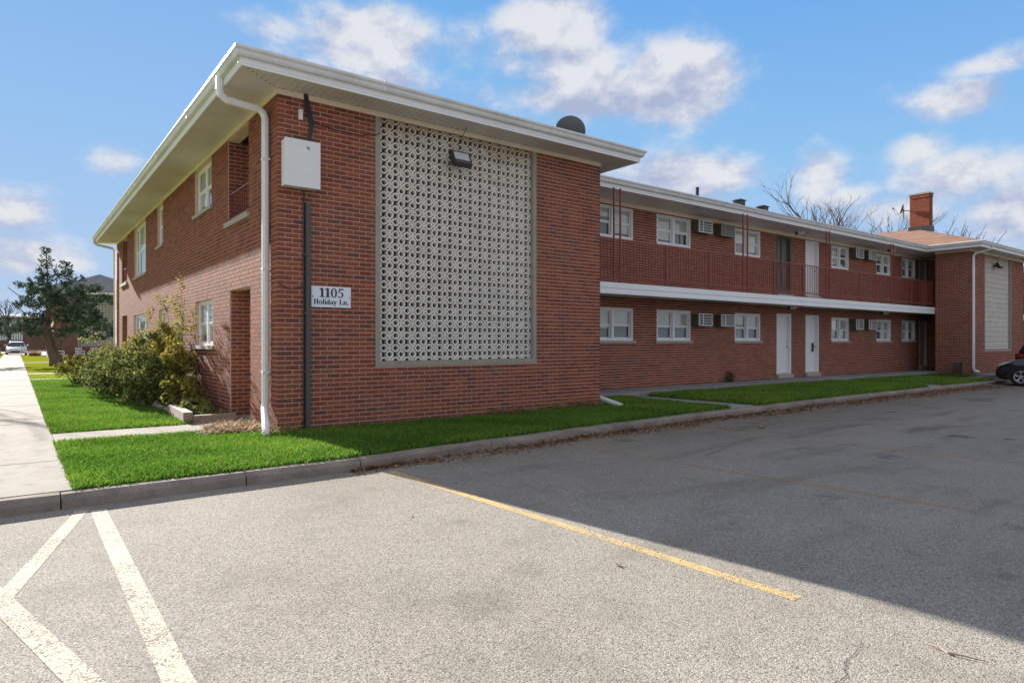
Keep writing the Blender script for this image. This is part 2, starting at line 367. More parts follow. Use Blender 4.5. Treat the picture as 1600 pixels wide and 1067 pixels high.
def m_shingle(name, a, b):
    m, t, p = newmat(name); g = nd(t, 'ShaderNodeNewGeometry').outputs['Position']; s = nd(t, 'ShaderNodeSeparateXYZ'); t.links.new(g, s.inputs[0])
    row = mt(t, 'DIVIDE', s.outputs[2], .047); rf = mt(t, 'FLOOR', row)
    u = mt(t, 'FLOOR', mt(t, 'DIVIDE', mt(t, 'ADD', mt(t, 'ADD', s.outputs[0], s.outputs[1]), mt(t, 'MULTIPLY', rf, .37)), .3))
    cv = nd(t, 'ShaderNodeCombineXYZ'); t.links.new(u, cv.inputs[0]); t.links.new(rf, cv.inputs[1])
    w = nd(t, 'ShaderNodeTexWhiteNoise'); t.links.new(cv.outputs[0], w.inputs[0])
    c = mixc(t, w.outputs[0], a, b); c = mixc(t, mt(t, 'GREATER_THAN', mt(t, 'FRACT', row), .86), c, tuple(x * .5 for x in a))
    t.links.new(c, p.inputs['Base Color']); p.inputs['Roughness'].default_value = .95; bump(t, p, mt(t, 'FRACT', row), .4, .01); return m
M['roofbrown'] = m_shingle('brown_shingle', (.15,.075,.045), (.27,.145,.095))
M['roofgrey'] = m_shingle('grey_shingle', (.21,.20,.19), (.30,.285,.27))
M['grass'], gt, gp, gc = tonemat('grass_blades', ((0.0, (.030,.085,.008)), (.45, (.105,.23,.026)), (.8, (.18,.32,.042)), (.93, (.28,.33,.03)), (1.0, (.38,.32,.12))), .55, .25, .35)
M['juniper'] = tonemat('juniper_foliage', ((0.0, (.032,.055,.040)), (.5, (.075,.115,.082)), (1.0, (.16,.20,.15))), .8, .05, .2)[0]
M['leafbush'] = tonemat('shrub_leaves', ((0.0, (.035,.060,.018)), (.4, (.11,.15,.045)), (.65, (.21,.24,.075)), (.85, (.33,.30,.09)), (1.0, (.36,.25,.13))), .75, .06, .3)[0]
M['leafyellow'] = tonemat('yellowing_leaves', ((0.0, (.07,.09,.02)), (.4, (.20,.20,.04)), (.75, (.36,.31,.06)), (1.0, (.30,.15,.06))), .7, .06, .35)[0]
M['straw'] = tonemat('dry_straw', ((0.0, (.16,.09,.04)), (.5, (.34,.21,.09)), (1.0, (.52,.38,.20))), .7, .25, .2)[0]
M['litter'] = tonemat('fallen_leaves', ((0.0, (.09,.045,.025)), (.5, (.21,.10,.05)), (1.0, (.40,.23,.12))), .8, .2, 0)[0]

# ------------------------------------------------------------------ ground, lot, kerb, walks
LZ = -.16
tag(box('ground', M['earth'], None, -350, 350, -350, 350, -.6, -.21), kind='structure')
KF = [(-40,-2.86),(-6,-2.8),(-2.6,-2.76),(0,-2.72),(1.2,-2.56),(3,-2.44),(5,-2.25),(7.5,-2.1),(13,-1.95),(19,-1.9),(23.4,-1.92),(60,-1.95)]
def kfy(x):
    for (a, b), (c, d) in zip(KF, KF[1:]):
        if a <= x <= c: return b + (d - b) * (x - a) / (c - a)
    return KF[-1][1]
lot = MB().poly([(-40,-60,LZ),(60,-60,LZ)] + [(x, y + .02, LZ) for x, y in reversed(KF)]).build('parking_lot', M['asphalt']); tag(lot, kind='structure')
def strip(name, m, p0, p1, w, z):
    p0, p1 = Vector(p0), Vector(p1); d = (p1 - p0).normalized(); s = Vector((-d.y, d.x)) * w / 2
    o = MB().poly([(*(p0 - s), z), (*(p1 - s), z), (*(p1 + s), z), (*(p0 + s), z)]).build(name, m, lot)
    if o.data.polygons[0].normal.z < 0: o.data.flip_normals()
    return o
strip('white_line', M['pwhite'], (-2.56,-2.98), (-2.60,-12), .125, LZ+.0015)
strip('white_line', M['pwhite'], (-2.68,-2.93), (-3.86,-7.6), .105, LZ+.0022)
strip('white_line', M['pwhite'], (-3.72,-2.98), (-2.55,-8.1), .125, LZ+.0029)
strip('yellow_line', M['pyellow'], (.37,-3.0), (.56,-7.94), .10, LZ+.0015)
strip('faded_line', M['pfaint'], (3.42,-2.9), (3.77,-7.9), .10, LZ+.0015)
strip('faded_line', M['pfaint'], (6.35,-2.7), (6.98,-7.5), .10, LZ+.0015)
strip('faded_line', M['pfaint'], (9.6,-2.7), (10.1,-7.5), .10, LZ+.0015)
def crack(p0, p1, n, w, seed):
    r = random.Random(seed); mb = MB(); p0, p1 = Vector(p0), Vector(p1); d = (p1-p0).normalized(); s = Vector((-d.y, d.x)); pts = []
    off = 0
    for i in range(n + 1):
        off = off * .8 + r.uniform(-.012, .012); q = p0.lerp(p1, i / n) + s * off; ww = w * (1 - .7 * i / n) * r.uniform(.5, 1.3); pts.append((q - s*ww, q + s*ww))
    for (a, b), (c, e) in zip(pts, pts[1:]): mb.poly([(*a, LZ+.004), (*c, LZ+.004), (*e, LZ+.004), (*b, LZ+.004)])
    o = mb.build('crack', M['dark'], lot)
    if o.data.polygons[0].normal.z < 0: o.data.flip_normals()
crack((-.42,-8.6), (.28,-8.44), 40, .004, 1); crack((4.2,-4.6), (5.4,-4.3), 30, .006, 2)

kerb = empty('kerb', (0,0,0), kind='structure')
xs = [-9, -6, -2.83, -1.2, .12, 2.2, 4.4, 6.9, 9.4, 12, 14.6, 17.2, 19.8, 22.2, 24.8, 27.6, 30.4, 33.2, 36]
for a, b in zip(xs, xs[1:]):
    g = .006; n = max(1, int((b - a) / .35)); mb = MB(); rings = []
    for i in range(n + 1):
        x = a + g + (b - a - 2 * g) * i / n; y = kfy(x); j = lambda q: rnd.uniform(-q, q) * 1.8
        rings.append([(x, y-.015+j(.003), LZ-.05), (x, y-.005+j(.005), -.075+j(.006)), (x, y+.015+j(.004), -.045+j(.003)), (x, y+.045+j(.004), -.03+j(.003)),
                      (x, y+.16+j(.004), -.028+j(.002)), (x, y+.165, LZ-.05)])
    m_ = len(rings[0])
    for r_ in rings: mb.v += r_; mb.t += [0] * m_
    for i in range(n):
        for k in range(m_ - 1): mb.f.append((i*m_+k, (i+1)*m_+k, (i+1)*m_+k+1, i*m_+k+1))
    mb.f.append(tuple(range(m_))); mb.f.append(tuple(n*m_ + m_-1-k for k in range(m_)))
    mb.build('kerb_stone', M['kerb'], kerb, smooth=False)

SW0, SW1 = -4.12, -2.72
def slabs(name, m, rects, z, parent_kind='structure', th=.1):
    e = empty(name, kind=parent_kind)
    for (x0, x1, y0, y1) in rects:
        dz = rnd.uniform(-.003, .003)
        mb = MB(); b = .006
        mb.box(x0+.004, x1-.004, y0+.004, y1-.004, z-th, z+dz-.004)
        mb.v += [(x0+.012, y0+.012, z+dz), (x1-.012, y0+.012, z+dz), (x1-.012, y1-.012, z+dz), (x0+.012, y1-.012, z+dz)]; mb.t += [0]*4
        mb.f += [(8,9,10,11), (4,5,9,8), (5,6,10,9), (6,7,11,10), (7,4,8,11)]; mb.f.pop(1)
        mb.build('paving_slab', m, e)
    return e
yy = [-2.6, -.68, 1.93]; 
while yy[-1] < 78: yy.append(yy[-1] + 1.95)
slabs('sidewalk', M['walk'], [(SW0, SW1, a, b) for a, b in zip(yy, yy[1:])] + [(-6.2, SW0, a, b) for a, b in zip(yy, yy[1:2])], -.022)
slabs('entry_walk', M['walk'], [(SW1, -1.35, .92, 2.05), (-1.35, 0.0, .92, 2.08), (0, .88, 1.45, 2.7)], -.02)
slabs('entry_walk', M['walk'], [(SW1, 0, y, y + w) for y, w in ((19.2, .8), (24.5, 1.1), (43, 1.1))], -.02)
slabs('wing_pavement', M['pave'], [(x, x + 2.4, 1.22 + .0 * x, 2.5) for x in np.arange(6.84, 30, 2.4)], .085, th=.2)
slabs('cross_path', M['pave'], [(8.75, 9.65, kfy(9.2) + .17, -.4), (8.75, 9.65, -.4, 1.21)], -.015)
slabs('cross_path', M['pave'], [(19.3, 20.4, kfy(20) + .17, -.3), (19.3, 20.4, -.3, 1.21)], -.015)
# lawns (turf base) and grass
def lawn(pts, m=M['lawnsoil'], z=-.045): return tag(MB().prism(pts, z-.12, z).build('lawn', m), kind='structure')
lawn([(SW1, kfy(SW1)+.165)] + [(x, kfy(x)+.165) for x in (-1,0,1.2,3,5,6.86)] + [(6.86, 0.1), (0.02, .1), (0.02,.92), (SW1,.92)])
lawn([(SW1,2.07),(0,2.07),(0,19.2),(SW1,19.2)])
lawn([(x, kfy(x)+.165) for x in (6.861,8.74)] + [(8.74,1.22),(6.861,1.22)])
lawn([(x, kfy(x)+.165) for x in (9.66,13,19.29)] + [(19.29,1.22),(9.66,1.22)])
lawn([(x, kfy(x)+.165) for x in (20.41,25)] + [(25.6,-.75),(28.2,-.7),(28.2,1.22),(20.41,1.22)])
tag(MB().prism([(25.01,kfy(25)+.165),(36,kfy(36)+.165),(36,-.73),(25.62,-.76)], -.2, -.04).build('mulch_strip', M['soil']), kind='structure')
lawn([(-40,-2.6),(-6.3,-2.6),(SW0,-.7),(SW0,90),(-40,90)], M['farlawn'])
lawn([(SW1,20.05),(14,20.05),(14,24.4),(SW1,24.4)], M['farlawn']); lawn([(SW1,25.7),(14,25.7),(14,42.9),(SW1,42.9)], M['farlawn'])
lawn([(SW1,44.2),(14,44.2),(14,52.8),(SW1,52.8)], M['farlawn']); lawn([(SW1,52.9),(-.9,52.9),(-.9,74),(SW1,74)], M['farlawn'])
tag(MB().prism([(25.6,-.72),(36,-.72),(36,-.02),(28.25,-.02),(28.25,-.6)], LZ-.05, .02).build('gravel_strip', M['pave']), kind='structure')
rg = np.random.default_rng(5)
def grass(name, fn, n, hmin, hmax, w, z, tone=(.45,.2)):
    x, y = fn(n); n = len(x)
    a = rg.uniform(0, 2*np.pi, n); la = rg.uniform(0, 2*np.pi, n); h = rg.uniform(hmin, hmax, n); le = rg.uniform(.15, .75, n) * h
    patch = np.sin(x*1.7+np.cos(y*2.3)*1.5)*np.cos(y*1.9+x*.6)
    h *= 1 + .15*patch
    wx, wy = np.cos(a)*w, np.sin(a)*w
    V = np.zeros((n, 4, 3), dtype=np.float32)
    V[:,0] = np.stack([x-wx, y-wy, np.full(n, z)], 1); V[:,1] = np.stack([x+wx, y+wy, np.full(n, z)], 1)
    V[:,2] = np.stack([x+np.cos(la)*le*.35+wx*.6, y+np.sin(la)*le*.35+wy*.6, z+h*.62], 1)
    V[:,3] = np.stack([x+np.cos(la)*le, y+np.sin(la)*le, z+h], 1)
    me = bpy.data.meshes.new('grass'); me.vertices.add(n*4); me.vertices.foreach_set('co', V.ravel())
    I = np.arange(n)[:,None]*4; T = np.concatenate([I+np.array([[0,1,2]]), I+np.array([[0,2,3]])], 1).ravel()
    me.loops.add(n*6); me.loops.foreach_set('vertex_index', T.astype(np.int32)); me.polygons.add(n*2)
    me.polygons.foreach_set('loop_start', (np.arange(n*2)*3).astype(np.int32))
    try: me.polygons.foreach_set('loop_total', np.full(n*2, 3, dtype=np.int32))
    except Exception: pass
    tn = np.clip(rg.normal(tone[0], tone[1], n) + .16*patch + .06*np.sin(x*4.1+y*2.7), 0, .92); dry = rg.random(n) < .025; tn[dry] = 1.0
    at = me.attributes.new('tone', 'FLOAT', 'POINT'); at.data.foreach_set('value', np.repeat(tn, 4).astype(np.float32))
    me.materials.append(M['grass']); me.update(calc_edges=True); me.validate()
    return tag(link(name, me), kind='stuff')
def area(x0, x1, ylo, yhi):
    def fn(n):
        x = rg.uniform(x0, x1, n); lo = np.array([ylo(q) for q in x]) if callable(ylo) else ylo; hi = yhi(x) if callable(yhi) else yhi
        return x, lo + (hi - lo) * rg.random(n)
    return fn
K = lambda q: kfy(q) + .15
grass('grass', area(SW1-.01, 0.0, K, .92), 62000, .045, .09, .0042, -.05)
grass('grass', area(0.0, 6.84, K, -.02), 92000, .05, .105, .0045, -.05, (.50,.2))
grass('grass', area(SW1-.01, -.75, 2.08, 9.5), 62000, .045, .085, .0048, -.05)
grass('grass', area(SW1-.01, -.2, 9.5, 19.1), 36000, .045, .08, .008, -.05, (.5,.2))
grass('grass', area(6.84, 8.74, K, 1.2), 26000, .06, .13, .0075, -.05, (.6,.2))
grass('grass', area(9.68, 19.28, K, 1.2), 70000, .07, .15, .0095, -.05, (.62,.2))
grass('grass', area(20.42, 25.2, K, 1.2), 26000, .06, .12, .011, -.05, (.62,.2))
grass('grass', area(25.2, 28.2, -.7, 1.2), 6000, .05, .09, .012, -.05, (.2,.15))
grass('grass', area(SW1-.02, 2, 20.0, 24.4), 9000, .04, .07, .013, -.05, (.93,.04))

# ------------------------------------------------------------------ apartment building
bld = empty('apartment_building', label='two-storey red brick apartment building with white eaves, breeze-block screen and balcony wing', cat='building')
TOP = 5.2
single_cache = {}
cand = []        # (distance, args) candidates for single bricks
stuffb = MB()
def brick_wall(axis, fixed, sgn, u0, u1, z1, ops, corner0=None, corner1=None, near=True, z0=0.0):
    """axis 'x': wall runs along x, faces sgn*y.  corner0/1: parity that owns the corner brick."""
    n = int(round(z1 / BC))
    for k in range(int(z0 / BC), n):
        zc = (k + .5) * BC; par = k % 2
        spans = [(u0, u1)]
        for (a, b, c, d) in ops:
            if c < zc < d:
                ns = []
                for s, e in spans:
                    if b <= s or a >= e: ns.append((s, e)); continue
                    if a > s: ns.append((s, a))
                    if b < e: ns.append((b, e))
                spans = ns
        ph = u0 + (0 if (corner0 is None and par == 0) or corner0 == par else BP / 2)
        for s, e in spans:
            q = math.floor((s - ph) / BP); u = ph + q * BP
            while u < e - .001:
                a, b = max(u, s), min(u + BP, e); u += BP
                if b - a < .035: continue
                deep = .02; aa, bb = a + .006, b - .006
                if corner0 is not None and abs(a - u0) < .001:
                    if corner0 != par: continue
                    aa = u0 - .007; deep = .105
                if corner1 is not None and abs(b - u1) < .001:
                    if corner1 != par and b - a < .15: continue
                    if corner1 == par: bb = u1 + .007; deep = .105
                r = rnd.random(); tone = r * .94 + .06 if rnd.random() > .03 else rnd.random() * .09
                pr = .007 + rnd.uniform(-.0012, .0012)
                f0, f1 = (fixed - pr, fixed + deep) if sgn < 0 else (fixed - deep, fixed + pr)
                h = BC / 2 - .0064
                if axis == 'x': bx = (aa, bb, f0, f1, zc - h, zc + h)
                else: bx = (f0, f1, aa, bb, zc - h, zc + h)
                if near:
                    m = ((bx[0]+bx[1])/2 - CX)**2 + ((bx[2]+bx[3])/2 - CY)**2 + (zc - CZ)**2
                    ln = (bb - aa) * (1.0 if axis == 'x' else .3)
                    cand.append((-ln / math.sqrt(m), bx, tone))
                else: stuffb.box(*bx, tone=tone)
def backing(axis, fixed, sgn, u0, u1, z0, z1, ops, th, mb):
    us = sorted({u0, u1} | {min(max(v, u0), u1) for o in ops for v in o[:2]}); zs = sorted({z0, z1} | {min(max(v, z0), z1) for o in ops for v in o[2:]})
    for a, b in zip(us, us[1:]):
        zz = z0; segs = []
        for c, d in zip(zs, zs[1:]):
            um, zm = (a+b)/2, (c+d)/2
            if any(o[0] < um < o[1] and o[2] < zm < o[3] for o in ops): continue
            if segs and segs[-1][1] == c: segs[-1][1] = d
            else: segs.append([c, d])
        for c, d in segs:
            f0, f1 = (fixed, fixed + th) if sgn < 0 else (fixed - th, fixed)
            if axis == 'x': mb.box(a, b, f0, f1, c, d)
            else: mb.box(f0, f1, a, b, c, d)
SCR = (1.60, 5.06, .96, 5.14)
front_ops = [SCR]
left_ops = [(1.42,2.74,-.1,2.31),(4.05,5.63,1.29,2.24),(9.32,10.19,1.29,2.24),(12.4,15.0,1.18,2.24),(16.6,18.0,-.1,2.31),
            (1.53,2.90,3.57,5.10),(4.16,5.69,4.13,5.10),(9.6,10.49,4.0,5.10),(12.51,14.92,3.48,5.10),(16.63,18.1,3.48,5.10)]
WY = 2.45
lowin = [(8.98,10.57),(11.57,13.12),(15.39,16.86),(21.66,23.03),(25.4,26.78),(27.86,29.26)]
doors = [(17.84,18.76),(19.75,20.67)]
d3 = (29.68,30.53)
wing_ops = [(a,b,1.40,2.28) for a,b in lowin] + [(a,b,4.20,5.08) for a,b in lowin] + [(a,b,.24,2.34) for a,b in doors+[d3]] + [(a,b,3.04,5.06) for a,b in doors+[d3]]
FW = 6.82; LD = 19.54; FX = 28.3
wall = MB()
backing('x', 0, -1, 0, FW, -.15, TOP, front_ops, .2, wall)
backing('y', 0, -1, .2, LD, -.15, TOP, left_ops, .2, wall)
wall.box(.2, 6.62, 19.34, 19.54, -.15, TOP)
backing('y', FW, 1, .2, WY, -.15, TOP, [], .2, wall)
backing('x', WY, -1, FW-.2, 31.0, -.15, TOP, wing_ops, .2, wall)
backing('x', 0, -1, FX, FX+FW, -.15, TOP, [(FX+SCR[0], FX+SCR[1], SCR[2], SCR[3])], .2, wall)
wall.box(FX, FX+.2, .2, 1.28, -.15, TOP)
wall.box(FX+FW-.2, FX+FW, .2, 6, -.15, TOP)
wall.box(30.6, 30.8, .2, WY, -.15, TOP)
wall.box(FX+FW, 56, WY, WY+.2, -.15, TOP)
# niche walls
for (y0, y1, z0, z1) in ((1.42,2.74,-.1,2.31),(1.53,2.90,3.57,5.10),(16.6,18.0,-.1,2.31),(16.63,18.1,3.48,5.10)):
    wall.box(.201, .9, y1, y1+.12, z0, z1); wall.box(.201, .9, y0-.12, y0, z0, z1); wall.box(.9, 1.0, y0-.12, y1+.12, z0, z1)
wall.build('wall', M['mortar'], bld)
brick_wall('x', 0, -1, 0, FW, TOP-.08, front_ops, corner0=0, corner1=0)
brick_wall('y', 0, -1, 0, LD, TOP-.08, left_ops, corner0=1)
brick_wall('y', FW, 1, 0, .66, TOP-.08, [], corner0=1, near=False)
brick_wall('x', WY, -1, FW, 31.0, TOP-.08, wing_ops, near=False, z0=0)
brick_wall('y', FX, -1, 0, 1.3, TOP-.08, [], corner0=1, near=False)
brick_wall('x', 0, -1, FX, FX+FW, TOP-.08, [(FX+SCR[0], FX+SCR[1], SCR[2], SCR[3])], corner0=0, near=False)
brick_wall('y', 30.6, -1, .25, WY, TOP-.08, [], near=False)
brick_wall('x', 2.74, -1, .01, .9, 2.31, [], corner0=None, near=True)
brick_wall('x', 2.90, -1, .01, .9, 5.10, [], near=True, z0=3.57)
brick_wall('x', 18.0, -1, .01, .9, 2.31, [], near=False); brick_wall('x', 18.1, -1, .01, .9, 5.10, [], near=False, z0=3.48)
brick_wall('x', WY, -1, FX+FW, 56, TOP-.08, [], near=False)
cand.sort(key=lambda c: c[0])
for _, bx, tone in cand[:300]:
    dx, dy, dz = bx[1]-bx[0], bx[3]-bx[2], bx[5]-bx[4]; key = (round(dx,2), round(dy,3), round(dz,3))
    if key not in single_cache: single_cache[key] = MB().box(-dx/2, dx/2, -dy/2, dy/2, -dz/2, dz/2).mesh(M['brick'])
    o = link('brick', single_cache[key], bld, ((bx[0]+bx[1])/2, (bx[2]+bx[3])/2, (bx[4]+bx[5])/2)); o['tone'] = tone
for _, bx, tone in cand[300:]: stuffb.box(*bx, tone=tone)
stuffb.build('brick_courses', M['brick'], bld, kind='stuff')

# breeze-block screens
PB = .212
def block_geo(mb, ox, oz, y0, y1, seg=7, P=PB):
    r0, r1 = .195*P, .325*P; h = P/2
    for (cx, cz, a0) in ((0, h, 180), (0, -h, 0), (h, 0, 90), (-h, 0, -90)):
        b = len(mb.v)
        for i in range(seg + 1):
            a = rad(a0 + 180 * i / seg); c, s = math.cos(a), math.sin(a)
            g = .0022
            for r, y in ((r0, y0), (r1, y0), (r1, y1), (r0, y1)):
                x, z = cx + r*c, cz + r*s
                x = max(-h+g, min(h-g, x)); z = max(-h+g, min(h-g, z))
                mb.v.append((ox + x, y, oz + z)); mb.t.append(0)
        for i in range(seg):
            p, q = b + 4*i, b + 4*i + 4
            mb.f += [(p, q, q+1, p+1), (p+1, q+1, q+2, p+2), (q, p, p+3, q+3)]
        mb.f += [(b, b+1, b+2, b+3), (b+4*seg+3, b+4*seg+2, b+4*seg+1, b+4*seg)]
    for sx in (-1, 1):
        for sz in (-1, 1):
            g = .0022; a_ = .085*P; q_ = .045*P; arc = [(h, r1-.02*P), (h-a_, r1-.045*P), (h-a_, h-a_-q_), (h-a_-q_, h-a_), (r1-.045*P, h-a_), (r1-.02*P, h), (h, h)]
            pts = [(sx*min(h-g, x), sz*min(h-g, z)) for x, z in arc]
            if sx*sz > 0: pts = pts[::-1]
            b = len(mb.v); n = len(pts); mb.v += [(ox+a, y0+.0015, oz+c) for a, c in pts] + [(ox+a, y1-.002, oz+c) for a, c in pts]; mb.t += [0]*(2*n)
            mb.f.append(tuple(b+k for k in range(n)))
            for k in range(n): q = (k+1)%n; mb.f.append((b+k, b+n+k, b+n+q, b+q))
PX_, PZ_ = .2190/PB, .2152/PB
def scale_block(mb, k0=0):
    for k in range(k0, len(mb.v)): a, b, c = mb.v[k]; mb.v[k] = (a*PX_, b, c*PZ_)
def screen_frame(parent, x0, loc_y=0.0):
    a, b, c, d = x0 + SCR[0], x0 + SCR[1], SCR[2], SCR[3]; t = .085
    mb = MB(); mb.box(a, a+t, loc_y-.012, loc_y+.2, c+t, d).box(b-t, b, loc_y-.012, loc_y+.2, c+t, d).box(a, b, loc_y-.02, loc_y+.2, c, c+t)
    mb.build('screen_frame', M['frame_conc'], parent)
screen_frame(bld, 0)
bm = MB(); block_geo(bm, 0, 0, 0, .075); scale_block(bm); bme = bm.mesh(M['block'])
PBX, PBZ = .2190, .2152
x00 = SCR[0] + .0865 + PBX/2; z00 = SCR[2] + .087 + PBZ/2
for i in range(15):
    for j in range(19):
        link('breeze_block', bme, bld, (x00 + i*PBX, .075 + rnd.uniform(-.002,.002), z00 + j*PBZ))
MB().box(SCR[0]-.1, SCR[1]+.1, .42, .47, .5, TOP).box(SCR[0]-.1, SCR[0]-.05, .2, .55, .5, TOP).box(SCR[1]+.05, SCR[1]+.1, .2, .55, .5, TOP).box(SCR[0]-.1,SCR[1]+.1,.2,.55,.8,.9).build('stairwell_wall', M['inner'], bld)
screen_frame(bld, FX)
bm = MB()
for i in range(15):
    for j in range(19): block_geo(bm, (x00 + i*PBX)/PX_, (z00 + j*PBZ)/PZ_, .075, .16, seg=4)
scale_block(bm); bm.v = [(a+FX, b, c) for a, b, c in bm.v]
bm.build('breeze_screen', M['block'], bld, kind='stuff')
MB().box(FX+SCR[0]-.1, FX+SCR[1]+.1, .55, .6, .5, TOP).build('stairwell_wall', M['inner'], bld)

# windows
def window(parent, axis, fixed, u0, u1, z0, z1, units=2, rec=.06, sill=True, blind=.45, wide=None, proud=0, seed=0):
    """axis x: faces -y at y=fixed; axis y: faces -x at x=fixed."""
    def bx(mb, a, b, f0, f1, c, d): return mb.box(a, b, fixed+f0, fixed+f1, c, d) if axis == 'x' else mb.box(fixed+f0, fixed+f1, a, b, c, d)
    t = .055; mb = MB()
    bx(mb, u0, u0+t, rec-proud, rec+.08, z0, z1); bx(mb, u1-t, u1, rec-proud, rec+.08, z0, z1)
    bx(mb, u0+t, u1-t, rec-proud, rec+.08, z1-t, z1); bx(mb, u0+t, u1-t, rec-proud, rec+.08, z0, z0+t)
    W_ = (u1 - u0 - 2*t); ws = wide or [1/units]*units; edges = [u0+t]
    for w in ws: edges.append(edges[-1] + W_*w)
    for e in edges[1:-1]: bx(mb, e-.045, e+.045, rec-proud+.003, rec+.08, z0+t, z1-t)
    e_ = mb.build('window', M['vinyl'], parent)
    zm = (z0 + z1) / 2
    for i, (a, b) in enumerate(zip(edges, edges[1:])):
        a += .0455 if i else 0.001; b -= .0455 if i < len(edges)-2 else 0.001; s = .032
        sh = MB()
        for (c, d, o) in ((zm-.016, z1-t-.001, .03), (z0+t+.001, zm-.018, .045)):
            bx(sh, a, a+s, rec+o-.02, rec+o, c, d); bx(sh, b-s, b, rec+o-.02, rec+o, c, d); bx(sh, a+s, b-s, rec+o-.02, rec+o, d-s, d); bx(sh, a+s, b-s, rec+o-.02, rec+o, c, c+s)
        sh.build('sash', M['vinyl'], e_)
        g = MB(); bx(g, a+s, b-s, rec+.022, rec+.026, zm+.016, z1-t-s); g.build('pane', M['glass'], e_)
        g = MB(); bx(g, a+s, b-s, rec+.037, rec+.041, z0+t+s, zm-.05); g.build('pane', M['glass'], e_)
        bl = random.Random(seed*7+i).choice((blind-.16, blind-.04, blind, blind+.04, min(.93, blind+.3)))
        g = MB(); bx(g, a, b, rec+.055, rec+.06, z1-(z1-z0)*bl, z1-t-.002); bx(g, a, b, rec+.05, rec+.065, z1-(z1-z0)*bl-.02, z1-(z1-z0)*bl-.001)
        g.build('blind', M['blind'], e_)
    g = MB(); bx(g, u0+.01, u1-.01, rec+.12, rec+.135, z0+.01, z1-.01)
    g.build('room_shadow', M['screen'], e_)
    if sill:
        g = MB(); bx(g, u0-.08, u1+.08, -.05, rec-.003, z0-.075, z0-.004); g.build('sill', M['sill'], e_)
    return e_
for i, (a, b) in enumerate(lowin):
    window(bld, 'x', WY, a, b, 1.40, 2.28, seed=i, blind=.55, proud=.05)
    window(bld, 'x', WY, a, b, 4.20, 5.08, seed=i+20, blind=.5, proud=.05, sill=False)
window(bld, 'y', 0, 4.05, 5.63, 1.29, 2.24, 2, blind=.9, seed=40); window(bld, 'y', 0, 9.32, 10.19, 1.29, 2.24, 1, blind=.6, seed=41)
window(bld, 'y', 0, 12.4, 15.0, 1.18, 2.24, 3, wide=[.25,.5,.25], blind=.85, seed=42)
window(bld, 'y', 0, 4.16, 5.69, 4.13, 5.10, 2, blind=.5, seed=43); window(bld, 'y', 0, 9.6, 10.49, 4.0, 5.10, 1, blind=.5, seed=44)
window(bld, 'y', 0, 12.51, 14.92, 3.48, 5.10, 3, wide=[.25,.5,.25], blind=.6, seed=45)
# doors of the wing
def door(u0, u1, z0, z1, m, kind):
    fr = MB(); t = .06
    fr.box(u0, u0+t, WY-.02, WY+.14, z0, z1).box(u1-t, u1, WY-.02, WY+.14, z0, z1).box(u0+t, u1-t, WY-.02, WY+.14, z1-t, z1)
    o = MB().box(u0+t, u1-t, WY+.09, WY+.13, z0+.02, z1-t).build('door', m, bld)
    fr.build('door_frame', {'cream': M['creamdoor'], 'storm': M['ac']}.get(kind, M['vinyl']), o)
    if kind == 'panel':
        w = (u1-u0-2*t)
        for (c, d) in ((.12,.62),(.72,1.25),(1.35,1.85)):
            for k in (0, 1): 
                a = u0+t+.1+k*(w/2-.03); 
                p = MB(); p.box(a, a+w/2-.17, WY+.083, WY+.0895, z0+c, z0+d); p.build('door_panel', m, o)
        MB().lathe([(0,-.05),(.03,-.045),(.03,-.02),(.012,-.015),(.012,0)], (u1-t-.08, WY+.089, z0+.95), 'y', 10).build('handle', M['brass'], o)
        MB().lathe([(0,-.02),(.025,-.018),(.025,0)], (u1-t-.08, WY+.089, z0+1.1), 'y', 10).build('lock', M['brass'], o)
    if kind == 'storm':
        mb = MB(); w = u1-u0-2*t
        for k in (0, 1):
            a = u0+t+k*w/2; mb.box(a+.002,a+.05,WY+.06,WY+.088,z0+.03,z1-t).box(a+w/2-.05,a+w/2-.002,WY+.06,WY+.088,z0+.03,z1-t)
            mb.box(a+.05,a+w/2-.05,WY+.06,WY+.088,z0+.03,z0+.25).box(a+.05,a+w/2-.05,WY+.06,WY+.088,z0+.98,z0+1.04).box(a+.05,a+w/2-.05,WY+.06,WY+.088,z1-t-.07,z1-t)
        mb.build('door_leaf', M['ac'], o); MB().box(u0+.3,u0+.33,WY+.03,WY+.06,z0+.98,z0+1.12).build('handle', M['metal_dark'], o)
    MB().box(u0-.03, u1+.03, WY-.10, WY+.03, z0-.14, z0-.003).build('threshold', M['sill'], o)
    return o
o = door(*doors[0], .24, 2.34, M['door'], 'panel'); o = door(*doors[1], .24, 2.34, M['door'], 'panel')
MB().box(20.35, 20.42, WY+.03, WY+.088, 1.0, 1.32).build('door_chain', M['metal_dark'], o)
door(*d3, .24, 2.34, M['creamdoor'], 'cream')
door(*doors[0], 3.04, 5.06, M['storm'], 'storm')['label'] = 'dark grey double-leaf storm door'
door(*doors[1], 3.04, 5.06, M['door'], 'panel'); door(*d3, 3.04, 5.06, M['creamdoor'], 'cream')
